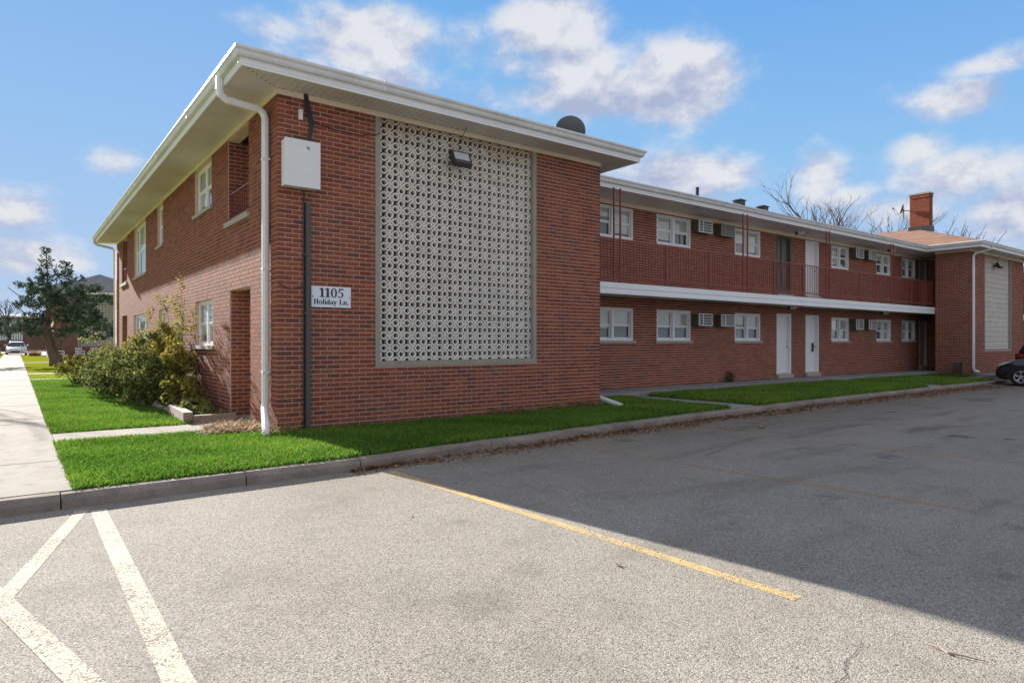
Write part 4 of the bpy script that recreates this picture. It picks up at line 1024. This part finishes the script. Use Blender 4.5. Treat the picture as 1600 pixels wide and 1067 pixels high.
shrub('rose_bush', [((-.85,7.6,.62),(.72,1.0,.62),1.6), ((-.75,6.1,.50),(.62,.8,.50),1.1), ((-1.0,9.3,.62),(.8,1.1,.62),1.1), ((-.6,7.0,1.15),(.5,1.0,.38),.7),
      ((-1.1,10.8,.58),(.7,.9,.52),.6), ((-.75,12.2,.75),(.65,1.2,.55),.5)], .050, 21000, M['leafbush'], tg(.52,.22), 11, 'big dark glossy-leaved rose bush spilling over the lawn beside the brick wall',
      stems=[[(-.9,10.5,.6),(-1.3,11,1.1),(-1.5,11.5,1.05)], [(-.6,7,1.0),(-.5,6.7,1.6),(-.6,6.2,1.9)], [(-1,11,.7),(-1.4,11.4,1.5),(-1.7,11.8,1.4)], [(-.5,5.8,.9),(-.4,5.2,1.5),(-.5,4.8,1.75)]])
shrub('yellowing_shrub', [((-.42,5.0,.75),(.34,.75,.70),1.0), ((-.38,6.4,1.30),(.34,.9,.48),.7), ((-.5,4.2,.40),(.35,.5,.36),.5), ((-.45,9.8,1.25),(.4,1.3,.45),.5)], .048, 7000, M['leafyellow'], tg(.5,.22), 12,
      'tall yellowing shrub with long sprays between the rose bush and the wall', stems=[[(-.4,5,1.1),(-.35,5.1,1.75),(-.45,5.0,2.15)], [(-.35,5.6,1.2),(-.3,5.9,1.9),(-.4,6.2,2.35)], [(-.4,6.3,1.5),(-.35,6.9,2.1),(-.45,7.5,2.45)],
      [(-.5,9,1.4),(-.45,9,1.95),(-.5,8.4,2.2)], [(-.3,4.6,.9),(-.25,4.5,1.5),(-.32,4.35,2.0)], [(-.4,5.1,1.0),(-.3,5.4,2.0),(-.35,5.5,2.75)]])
shrub('low_shrub', [((-1.55,15.6,.45),(.62,.62,.36),1.0), ((-1.45,15.9,.72),(.5,.5,.2),.4)], .055, 2300, M['leafyellow'], lambda p, r: r.gauss(.35,.3), 13, 'small thinning shrub standing alone at the lawn edge beyond the rose bush', stem_r=.012)
shrub('perennials', [((-.45,3.45,.14),(.28,.5,.14),1.0), ((-.4,2.9,.10),(.2,.3,.10),.5)], .055, 1500, M['leafbush'], lambda p, r: r.gauss(.62,.14), 14, 'low bright green perennials at the front end of the bed', cat='plant', stem_r=.004)
shrub('small_dry_plant', [((14.9,2.28,.26),(.14,.1,.16),1.0)], .03, 380, M['leafbush'], lambda p, r: r.gauss(.15,.1), 15, 'small dark weed growing at the foot of the wing wall', cat='plant', stem_r=.004)
def strands(name, cx, cy, rx, ry, n, h, w, seed, lean=1.0, z=0, lo=0, hi=1):
    r = random.Random(seed); v, f, t = [], [], []
    for _ in range(n):
        a = r.uniform(0, 2*math.pi); q = math.sqrt(r.random()); x, y = cx+rx*q*math.cos(a), cy+ry*q*math.sin(a); d = r.uniform(0, 2*math.pi); L = h*r.uniform(.5,1.2); le = lean*r.uniform(.4,1.2)
        b = len(v); wx, wy = -math.sin(d)*w, math.cos(d)*w; tn = r.uniform(lo, hi)
        for k in range(4):
            s = k/3; out = L*le*s; zz = z + L*(s - s*s*le*.8)*.8; g = 1 - s*.8; kx = r.uniform(-.01,.01)
            v += [(x+math.cos(d)*out+wx*g+kx, y+math.sin(d)*out+wy*g, max(z, zz)), (x+math.cos(d)*out-wx*g+kx, y+math.sin(d)*out-wy*g, max(z, zz))]; t += [tn]*2
        for k in range(3): f.append((b+2*k, b+2*k+1, b+2*k+3, b+2*k+2))
    o = link(name, mesh_from(v, f, M['straw'], t)); o['kind'] = 'stuff'; return o
o = strands('dried_daylily_leaves', -.40, .78, .42, .50, 1500, .30, .011, 3, 1.2, -.02, .2, 1); 
o = strands('dried_daylily_leaves', -.2, 3.1, .22, .35, 300, .14, .006, 4, 1.2, .04)
o = strands('dried_daylily_leaves', -.14, 2.62, .14, .2, 260, .22, .008, 5, .9, .03)
for k, (x, n, h) in enumerate(((.35,50,.13),(1.9,60,.12),(3.0,80,.16),(4.2,170,.2),(4.7,120,.18),(5.5,200,.2),(6.2,260,.24),(6.5,160,.2),(-.02,60,.3))):
    strands('dry_wall_weeds', x, -.12, .25, .08, int(n*1.5), h*1.7, .0065, 20+k, .8, -.03, .2, 1)
def litter(name, fn, n, size, z, seed, flat=.35):
    r = random.Random(seed); v, f, t = [], [], []
    for _ in range(n):
        x, y, zz = fn(r); s = size*r.uniform(.5,1.4); a = r.uniform(0, 6.28); tl = r.gauss(0, flat); b = len(v); c, q = math.cos(a)*s, math.sin(a)*s
        for k in range(5):
            aa = a + k*1.2566; rr = s*(.5 if k else .85); v.append((x+math.cos(aa)*rr, y+math.sin(aa)*rr, zz + abs(tl)*rr*(.5+.5*math.cos(aa+a*3)) + .002)); t.append(0)
        tn = r.random(); t[-5:] = [tn]*5; f.append((b,b+1,b+2,b+3,b+4))
    o = link(name, mesh_from(v, f, M['litter'], t)); o['kind'] = 'stuff'; return o
def lf(r):
    x = 1+23.5*r.random()**.75 if r.random() < .975 else r.uniform(-.1,1.2); dens = .5+.5*math.sin(x*1.9)*math.sin(x*.73+1)
    if r.random() > .25+.75*dens: x += r.uniform(-.5,.5)
    x = min(23.3, max(0, x)); w = .07 + .10*math.sin(x*.8)**2 + .010*x; d = abs(r.gauss(0, w)); return x, kfy(x) - .02 - d, LZ + .05*max(0, 1-d/.09)*r.random()
litter('leaf_litter', lf, 20000, .030, LZ, 1)
litter('leaf_litter', lambda r: (r.uniform(0,24), -2.4-abs(r.gauss(0,1.6)), LZ), 260, .016, LZ, 2)
litter('leaf_litter', lambda r: (-.78-abs(r.gauss(0,.07)), r.uniform(2.3,12), -.035), 1100, .028, 0, 3)
litter('leaf_litter', lambda r: (r.uniform(-.7,0), r.uniform(2.4,5.5), .045), 900, .03, 0, 4)
litter('leaf_litter', lambda r: (r.uniform(25.0,30), r.uniform(-1.7,-.3), -.02), 420, .05, 0, 6)
litter('leaf_litter', lambda r: (SW1+r.gauss(0,.03), r.uniform(-2.5,1), -.018), 260, .012, 0, 8)
def leaf(x, y, s, lab, seed):
    r = random.Random(seed); mb = MB(); c = [(0,0,.012)]; ring = []
    for k in range(10):
        a = k*.628; q = s*(1.0 if k%2 else .62)*r.uniform(.85,1.15); ring.append((q*math.cos(a), q*math.sin(a)*.8, .004+abs(r.gauss(0,.3))*s))
    mb.v = c+ring; mb.t = [.9]*11; mb.f = [(0,1+k,1+(k+1)%10) for k in range(10)]; mb.tube([(s*.5,0,.008),(s*1.4,.01,.02)], .002, 4)
    o = mb.build('fallen_leaf', M['litter'], None, (x,y,LZ)); tag(o, lab, 'leaf')
leaf(7.39,-3.47,.085,'large curled dry brown leaf lying alone on the shaded asphalt',1)
leaf(-.40,-4.92,.022,'tiny dark leaf on the sunlit asphalt left of the yellow line',2)
leaf(.12,-6.9,.024,'small dark leaf on the sunlit asphalt below the yellow line',3)
tw = MB().tube([(.50,-8.66,LZ+.012),(.495,-8.72,LZ+.016),(.478,-8.755,LZ+.010),(.50,-8.82,LZ+.012),(.53,-8.91,LZ+.008)], [.004,.005,.006,.004,.002], 6)
tag(tw.build('twig', M['wood']), 'thin bent twig lying on the sunlit asphalt in the foreground', 'twig')

# ------------------------------------------------------------------ trees
def juniper():
    e = empty('juniper_tree', (-1.35,36,0), label='wind-shaped dark green juniper leaning over the far lawn beside the sidewalk', cat='tree')
    r = random.Random(31); dep = (Vector((-1.35,36)) - Vector((CX,CY))).dot(Vector(D2)); k = dep/F
    def pos(px, py, d):     # a point of the crown: across, up, and its own depth
        q = Vector((R2[0]*(px-83)*k + D2[0]*d, R2[1]*(px-83)*k + D2[1]*d, CZ + (533-py)*k)); return q
    tr = MB()
    tr.tube([pos(88,572,0)-Vector((0,0,.1)), pos(84,560,0), pos(77,540,0), pos(72,522,0), pos(70,508,.1), pos(71,470,.1), pos(70,430,.1), pos(68,392,.1)], [.46,.31,.26,.24,.17,.07,.04,.015], 10)
    limbs = [((72,520),(95,500),(118,470),(128,440)), ((71,505),(88,470),(98,430),(101,414)), ((71,515),(40,505),(10,512),(-22,518)), ((72,515),(110,512),(140,508),(162,508)),
             ((70,490),(45,470),(24,450)), ((70,500),(45,490),(24,470)), ((76,535),(100,528),(118,518)), ((71,480),(95,470),(125,480),(150,490)), ((74,530),(88,515),(93,500),(84,490))]
    for L in limbs:
        d = 0; pts = []
        dd = r.uniform(-1.4,1.4)
        for i, (a, b) in enumerate(L): pts.append(pos(a, b, dd*i/len(L)))
        tr.tube(pts, [.035*(1-.7*i/len(pts)) for i in range(len(pts))], 6, cap=False)
    # dead grey branches at right of the trunk
    dead = MB()
    for L in (((80,552),(95,540),(104,524),(112,510)), ((80,550),(88,530),(97,515)), ((90,545),(100,534),(120,520))): dead.tube([pos(a,b,-.3*i) for i,(a,b) in enumerate(L)], [.05,.03,.02,.012], 5)
    tr.build('trunk', M['bark'], e, smooth=True); dead.build('dead_branches', M['twig'], e)
    blobs_ = [(68,398,4,10),(70,412,6,9),(68,426,8,7),(60,434,9,5),(50,442,9,5),(38,452,12,4),(26,446,5,3),(70,440,9,6),(52,458,14,5),(30,466,10,4),(64,452,9,5),
              (101,416,6,5),(98,424,10,5),(110,428,6,5),(90,432,6,4),(103,438,10,5),(94,448,12,5),(112,446,5,4),(84,458,14,5),(100,462,14,5),
              (127,438,3,5),(130,448,9,5),(122,456,9,5),(140,454,5,4),(132,464,12,5),(146,470,10,5),(152,466,4,4),(116,470,12,6),(92,474,16,6),(70,472,13,5),(48,476,14,5),(30,476,8,4),
              (140,482,14,6),(120,486,14,7),(100,490,14,6),(78,486,14,6),(58,490,13,5),(40,492,8,4),(152,490,9,5),(150,500,11,5),(130,500,14,6),(108,504,13,6),(86,500,14,6),(62,504,14,6),(44,502,11,5),
              (28,508,10,5),(10,502,12,4),(-6,506,12,5),(-18,512,12,5),(-4,518,10,4),(12,522,6,4),(48,514,10,5),(66,516,12,5),(90,514,12,5),(112,516,12,5),(136,512,12,5),(156,510,9,5),(146,522,9,4),(128,526,7,4),(98,524,10,4),(56,522,8,4),(40,520,6,4),(76,524,8,3)]
    v, f, t = [], [], []
    for (bx_, by_, rx, ry) in blobs_:
        half = 1.9 * max(.15, min(1, (by_-392)/90)); d0 = r.uniform(-half, half)*.8
        for dd in ([d0, d0 + r.uniform(.5,1.2)] if by_ > 440 else [d0*.4]):
            for s in range(int(rx*ry/9)+4):
                a = r.uniform(0, 6.28); q = math.sqrt(r.random()); c = pos(bx_+rx*q*math.cos(a), by_+ry*q*math.sin(a), dd + r.uniform(-.35,.35)); n = 30
                up = Vector((r.gauss(0,.6), r.gauss(0,.6), .55)).normalized()
                pts = []
                base = r.gauss(.45,.2)
                for _ in range(n):
                    h_ = r.random(); w_ = .10*(1-h_*.7); p = c + up*(h_*.34-.1) + Vector((r.gauss(0,w_), r.gauss(0,w_), r.gauss(0,w_*.6)))
                    pts.append(tuple(p))
                leaves(v, f, t, pts, .062, lambda p, q_: q_.gauss(base,.15), r, elong=2.2)
    o = link('crown', mesh_from(v, f, M['juniper'], t), e); o['kind'] = 'stuff'
juniper()
def bare_tree(loc, h, spread, seed, label, depth=6, group=None, r0=None, fork=.25):
    r = random.Random(seed); e = empty('bare_tree', loc, label=label, cat='tree', group=group); tr = MB(); br = MB()
    def grow(p, d, L, rad_, lev):
        pts = [p]; q = p; dd = d.copy(); n = 4
        for k in range(n):
            dd = (dd + Vector((r.gauss(0,.13), r.gauss(0,.13), r.gauss(.03,.08)))).normalized(); q = q + dd*L/n; pts.append(q)
        (tr if lev == 0 else br).tube(pts, [rad_*(1-.4*k/n) for k in range(n+1)], 8 if lev == 0 else (5 if lev < 3 else 3), cap=False)
        if lev >= depth: return
        nb = 3 if lev < 3 else 2
        for k in range(nb + (1 if r.random() < .4 else 0)):
            s = r.uniform(.45,1.0); i = min(n, max(1, int(s*n+.5))); a = r.uniform(0, 6.28); sp = spread*r.uniform(.5,1.2)
            side = Vector((math.cos(a), math.sin(a), 0)); nd_ = (dd*1.0 + side*sp + Vector((0,0,.12))).normalized()
            grow(pts[i], nd_, L*r.uniform(.55,.8), rad_*r.uniform(.42,.56), lev+1)
    grow(Vector((0,0,0)), Vector((0,0,1)), h*fork, r0 or h*.019, 0)
    k_ = h / max(q[2] for q in br.v)
    for m_ in (tr, br): m_.v = [(a*k_, b*k_, c*k_) for a, b, c in m_.v]
    tr.build('trunk', M['bark'], e); br.build('crown', M['twig'], e); return e
def at(px, depth): a = (px-800)/F; return (CX + depth*(D2[0]+a*R2[0]), CY + depth*(D2[1]+a*R2[1]), -.05)
bare_tree(at(1322,62), 16.3, .62, 5, 'bare tree rising highest behind the wing roof', 6)
bare_tree(at(1362,66), 16.4, .62, 9, 'bare tree behind the wing roof nearest the chimney on its left', 6)
bare_tree(at(1272,72), 16.6, .55, 14, 'bare tree behind the wing roof at the left end of the row', 5)
bare_tree(at(1488,60), 12.9, .6, 18, 'bare tree behind the brown hip roof right of the chimney', 4)
bare_tree(at(8,95), 9.5, .6, 23, 'small bare tree far behind the ribbed grey panel building', 5)
bare_tree((-6.3,20.5,-.05), 8.5, .7, 41, 'bare tree on the grass left of the sidewalk whose shadow crosses it', 5)

# ------------------------------------------------------------------ background buildings across the lawn
def far_block(name, x0, x1, y0, y1, label, scr=True, ribbed=None, roofm='roofgrey', slope=.42):
    b = empty(name, label=label, cat='building')
    w = MB(); ops = []
    if scr: ops = [(x0+SCR[0], x0+SCR[1], SCR[2], SCR[3])]
    if ribbed: ops = [ribbed]
    backing('x', y0, -1, x0, x1, -.2, TOP, ops, .2, w); w.box(x0, x0+.2, y0+.2, y1, -.2, TOP).box(x1-.2, x1, y0+.2, y1, -.2, TOP)
    w.build('wall', M['brickpat'], b)
    if scr:
        screen_frame(b, x0, y0); m_ = MB()
        for i in range(15):
            for j in range(19): block_geo(m_, x0+x00+i*PB*1.03, z00+j*PB*1.015, y0+.075, y0+.15, seg=3)
        m_.build('breeze_screen', M['block'], b, kind='stuff'); MB().box(x0+SCR[0]-.1, x0+SCR[1]+.1, y0+.5, y0+.55, .5, TOP).build('stairwell_wall', M['inner'], b)
    if ribbed:
        a, c, d, e_ = ribbed; rb_ = MB().box(a+.001, c-.001, y0+.08, y0+.12, d, e_).mesh(M['frame_conc']); link('panel', rb_, b); rm = MB().box(-.09,.09,y0-.02,y0+.079,d,e_).mesh(M['white']); x = a+.12
        while x < c-.05: link('rib', rm, b, (x,0,0)); x += .30
    f = MB().box(x0-.6, x1+.6, y0-.6, y0-.56, TOP-.01, TOP+.2).box(x0-.6, x0-.56, y0-.559, y1+.6, TOP-.01, TOP+.2).box(x1+.56, x1+.6, y0-.559, y1+.6, TOP-.01, TOP+.2)
    f.build('fascia', M['fascia'], b); MB().box(x0-.559, x1+.559, y0-.559, y1+.6, TOP, TOP+.03).build('soffit', M['soffit'], b)
    global rf; rf = MB(); hip(x0-.7, x1+.7, y0-.7, y1+.7, TOP+.24, slope); rf.build('roof', M[roofm], b)
    return b
b2 = far_block('apartment_building', -.75, 6.05, 53, 68, 'brick apartment block with grey hip roof and pale breeze-block screen behind the juniper')
MB().tube([(6.2,52.9,0),(6.2,52.9,4.9),(6.5,52.5,5.2)], .07, 6).build('downspout', M['white'], b2)
b3 = far_block('apartment_building', -9.5, 1.0, 121, 134, 'far brick block with tall grey ribbed panel behind the parked sedans', scr=False, ribbed=(-9.3,-2.2,1.6,4.9), slope=.08)
MB().box(1.0, 22, 123, 123.2, -.2, TOP).build('wall', M['brickpat'], b3); MB().box(1.02, 22, 121.6, 122.9, 2.5, 2.85).build('balcony_slab', M['white'], b3)
for x in (2.0, 6.2, 11): window(b3, 'x', 123, x, x+1.9, 1.3, 2.3, seed=int(x)+60); window(b3, 'x', 123, x, x+1.9, 4.0, 4.9, seed=int(x)+70)
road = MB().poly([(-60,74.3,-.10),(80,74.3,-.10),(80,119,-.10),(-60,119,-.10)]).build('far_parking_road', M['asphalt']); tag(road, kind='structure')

# ------------------------------------------------------------------ chairs, cars, posts
def chair(x, y, rz, lab):
    c = empty('garden_chair', (x,y,-.02), rz, label=lab, cat='chair', group='white garden chairs by the far building')
    MB().box(-.24,.24,-.24,.22,.40,.44).build('seat', M['plastic'], c)
    b = MB(); 
    for k in range(5): xx = -.2+k*.1; b.tube([(xx,.22,.42),(xx,.30,.66),(xx,.36,.88)], .022, 5)
    b.tube([(-.25,.36,.88),(.25,.36,.88)], .028, 6).build('backrest', M['plastic'], c)
    for sx in (-1,1):
        MB().tube([(sx*.24,.30,.64),(sx*.27,-.20,.64)], .025, 6).build('armrest', M['plastic'], c)
        for sy in (-1,1): MB().tube([(sx*.23,sy*.2,.42 if sy > 0 else .64),(sx*.27,sy*.27,0)], .024, 6).build('leg', M['plastic'], c)
chair(-.35,52.0,rad(75),'white plastic garden chair seen from the side right of the juniper trunk'); chair(.95,52.2,rad(15),'white plastic garden chair in front of the breeze screen left edge'); chair(1.85,52.3,rad(-12),'white plastic garden chair half hidden behind the shrubs')
gr = strands('straw_grass_clump', -1.6, 70, .5, .5, 500, 1.1, .012, 77, .7, -.04, .3, .9)
tag(MB().tube([(-2.72,66,-.05),(-2.72,66,.95)], .05, 8).lathe([(0,.06),(.05,.03),(.05,0)], (-2.72,66,.95), 'z', 8).build('marker_post', M['plastic']), 'short pale marker post in the lawn in front of the white sedan', 'post')

def car(name, loc, rz, L, Wd, H, paint, label, cat, kind='hatch', hood=.95, plate=False):
    c = empty(name, loc, rz, label=label, cat=cat); hw = Wd/2
    # stations along x: nose at -L/2.  (x, z_bottom, z_belt, halfwidth)
    if kind == 'suv': nose = [(-.5,.45,.62,.78),(-.485,.30,.85,.88),(-.44,.24,.98,.96),(-.34,.22,1.06,1),(-.22,.22,1.12,1),(0,.22,1.12,1),(.3,.22,1.14,1),(.42,.24,1.13,.98),(.48,.30,1.10,.93),(.5,.42,1.0,.88)]
    elif kind == 'hatch': nose = [(-.5,.42,.50,.66),(-.492,.30,.60,.76),(-.47,.22,.70,.86),(-.43,.20,.79,.94),(-.36,.19,.87,.985),(-.28,.19,.93,1),(-.18,.19,.98,1),(0,.20,.99,1),(.3,.20,1.0,1),(.42,.22,.99,.97),(.48,.28,.95,.92),(.5,.40,.85,.86)]
    else: nose = [(-.5,.42,.52,.80),(-.49,.30,.64,.88),(-.46,.22,.74,.94),(-.40,.20,.80,.98),(-.28,.20,.88,1),(-.18,.20,.92,1),(.2,.20,.95,1),(.36,.22,.95,.98),(.46,.26,.92,.95),(.49,.32,.86,.9),(.5,.45,.72,.86)]
    mb = MB(); rings = []
    for (x, zb, zt, w) in nose:
        y = hw*w; h = zt-zb
        half = [(y*.80,zb),(y*.97,zb+h*.10),(y,zb+h*.35),(y*1.0,zb+h*.62),(y*.965,zb+h*.86),(y*.88,zb+h*.97),(y*.55,zt+.025),(0,zt+.04)]
        rings.append([(x*L, a, b) for a, b in half] + [(x*L, -a, b) for a, b in reversed(half[:-1])])
    n = len(rings[0])
    for r_ in rings: mb.v += r_; mb.t += [0]*n
    for i in range(len(rings)-1):
        for k in range(n): j = (k+1)%n; mb.f.append((i*n+k, i*n+j, (i+1)*n+j, (i+1)*n+k))
    mb.f.append(tuple(n-1-k for k in range(n))); mb.f.append(tuple((len(rings)-1)*n+k for k in range(n)))
    body = mb.build('body', paint, c, smooth=True)
    # greenhouse
    zs = 1.0 if kind != 'suv' else 1.13
    gh = {'hatch': [(-.24,zs-.06,.86,zs-.05),(-.06,zs,.84,H-.06),(.04,zs,.84,H),(.25,zs,.84,H-.02),(.40,zs,.82,H-.12),(.48,zs-.05,.8,zs)],
          'suv': [(-.25,zs-.06,.88,zs-.05),(-.12,zs,.86,H-.08),(0,zs,.86,H),(.3,zs,.86,H),(.42,zs,.85,H-.06),(.49,zs-.05,.82,zs+.02)],
          'sedan': [(-.22,zs-.12,.86,zs-.10),(-.08,zs-.08,.82,H-.05),(.02,zs-.08,.82,H),(.16,zs-.08,.82,H-.02),(.24,zs-.08,.82,H-.06),(.38,zs-.12,.84,zs-.08)]}[kind]
    g = MB(); rg_ = []
    for (x, z0, w, z1) in gh: rg_.append([(x*L, hw*w, z0), (x*L, hw*w*.82, z1-.03), (x*L, hw*w*.70, z1), (x*L, -hw*w*.70, z1), (x*L, -hw*w*.82, z1-.03), (x*L, -hw*w, z0)])
    for r_ in rg_: g.v += r_; g.t += [0]*6
    for i in range(len(rg_)-1):
        for k in range(6): j = (k+1)%6; g.f.append((i*6+k, i*6+j, (i+1)*6+j, (i+1)*6+k))
    g.build('window', M['carglass'], c)
    rp = MB(); idx = [1,2,3,4] if kind != 'hatch' else [1,2,3,4]
    for i in idx:
        a, b = rg_[i][2], rg_[i][3]; rp.v += [(a[0], a[1]*1.08, a[2]-.004), (a[0], a[1], a[2]+.012), (b[0], b[1], b[2]+.012), (b[0], b[1]*1.08, b[2]-.004)]; rp.t += [0]*4
    for i in range(len(idx)-1):
        for k in range(3): rp.f.append((i*4+k, i*4+k+1, (i+1)*4+k+1, (i+1)*4+k))
    rp.build('roof', paint, c)
    for s in (1,-1):
        for i in (1, 3):
            a, b = Vector(rg_[i][0 if s > 0 else 5]), Vector(rg_[i][1 if s > 0 else 4]); MB().tube([a+Vector((0,s*.006,0)), b+Vector((0,s*.006,0))], .03, 5).build('pillar', paint, c)
        MB().tube([(-.13*L,s*hw*.9,zs+.05),(-.13*L,s*(hw+.13),zs+.09)], [.05,.07], 8).build('mirror', paint, c)
    wr = .32 if kind != 'suv' else .36
    for wx in (-.31*L, .30*L):
        for s in (1,-1):
            cy_ = s*(hw-.10)
            MB().lathe([(wr+.055,-.12*1),(wr+.055,.105),(wr-.02,.105)], (wx,cy_,wr), 'y', 28).build('wheel_arch', M['tyre'], c) if 0 else None
            t_ = MB().lathe([(wr*.66,-.10),(wr*.95,-.105),(wr,-.08),(wr,.08),(wr*.95,.105),(wr*.66,.10),(wr*.64,.0)], (wx,cy_,wr), 'y', 28).build('wheel', M['tyre'], c, smooth=True)
            r_ = MB().lathe([(wr*.66,.098*s),(wr*.62,.112*s),(wr*.58,.10*s),(wr*.58,.03*s)], (wx,cy_,wr), 'y', 28)
            for k in range(5):
                a = 2*math.pi*k/5+.3
                for da in (-.12,.12): r_.tube([(wx+math.cos(a)*.04,cy_+.09*s,wr+math.sin(a)*.04),(wx+math.cos(a+da)*wr*.62,cy_+.10*s,wr+math.sin(a+da)*wr*.62)], [.022,.026], 4)
            r_.lathe([(0,.11*s),(.05,.105*s),(.055,.07*s)], (wx,cy_,wr), 'y', 12); r_.build('rim', M['rim'], t_)
            MB().lathe([(0,.025*s),(wr*.6,.03*s)], (wx,cy_,wr), 'y', 16).build('brake_disc', M['metal_dark'], t_)
            ar = MB()                      # dark wheel opening
            for k in range(12):
                a0, a1 = math.pi*(k/12*1.16-.08), math.pi*((k+1)/12*1.16-.08); R1 = wr+.07
                ar.poly([(wx+math.cos(a)*q,s*(hw+.0035),wr+math.sin(a)*q) for a, q in ((a0,wr*.98),(a0,R1),(a1,R1),(a1,wr*.98))])
            ar.build('wheel_opening', M['tyre'], c)
    for s in (1,-1):
        if kind == 'suv': hl = [(-.468*L,s*hw*.86,.86,.12,.07)]; 
        # headlight: swept lens on the front corner
        zf = .70 if kind == 'hatch' else (.66 if kind == 'sedan' else .85)
        if kind == 'hatch':
            pts = [(-.482*L,s*hw*.70,.615),(-.470*L,s*hw*.86,.64),(-.425*L,s*hw*.955,.715),(-.375*L,s*hw*.985,.815),(-.36*L,s*hw*.93,.86),(-.43*L,s*hw*.86,.79),(-.468*L,s*hw*.74,.71)]
        else:
            pts = [(-.497*L,s*hw*.60,zf-.06),(-.490*L,s*hw*.88,zf-.05),(-.46*L,s*hw*.95,zf-.02),(-.45*L,s*hw*.94,zf+.06),(-.487*L,s*hw*.86,zf+.05),(-.495*L,s*hw*.60,zf+.04)]
        cen = Vector((sum(p[0] for p in pts), sum(p[1] for p in pts), sum(p[2] for p in pts)))/len(pts); outd = Vector((-.02, s*.015, .01))
        q = MB(); q.v = [tuple(cen+outd*1.5)] + [tuple(Vector(p)+outd) for p in pts]; q.t = [0]*(len(pts)+1); q.f = [(0,1+i,1+(i+1)%len(pts)) for i in range(len(pts))]; q.build('headlight', M['headlamp'], c)
        zt_ = 1.0 if kind == 'suv' else .82
        MB().prism([(.455*L,s*hw*.97),(.50*L+.01,s*hw*.84),(.50*L+.012,s*hw*.5),(.49*L,s*hw*.5),(.44*L,s*hw*.93)][::(1 if s < 0 else -1)], zt_-.08, zt_+.07).build('tail_light', M['redlamp'], c)
        MB().box(-.30*L+.44,.30*L-.44,s*(hw+.001)-.012,s*(hw+.001)+.008,.22,.30).build('side_skirt', M['tyre'], c)
    MB().box(-.502*L,-.488*L,-hw*.55,hw*.55,.34,.48).build('grille', M['tyre'], c)
    if plate: MB().box(.5*L,.5*L+.02,-.26,.26,.60,.76).build('licence_plate', M['plastic'], c)
    return c
car('parked_car', (24.2+.87,-1.97-2.15,LZ), rad(-90), 4.3, 1.74, 1.47, M['carblack'], 'black hatchback with silver five-spoke wheels parked at the right edge nose to the kerb end', 'car')
car('parked_suv', (27.2+.93,-1.78-2.3,LZ), rad(90), 4.6, 1.85, 1.72, M['carsuv'], 'dark sport utility vehicle with red tail light behind the black hatchback', 'car', 'suv')
car('parked_car', (-3.05,79,-.10), rad(90), 4.6, 1.85, 1.45, M['carwhite'], 'white sedan facing the sidewalk on the far lot', 'car', 'sedan')
car('parked_car', (-5.35,79.5,-.10), rad(-90), 4.7, 1.85, 1.42, M['cardark'], 'dark sedan with white licence plate at the left end of the far lot', 'car', 'sedan', plate=True)
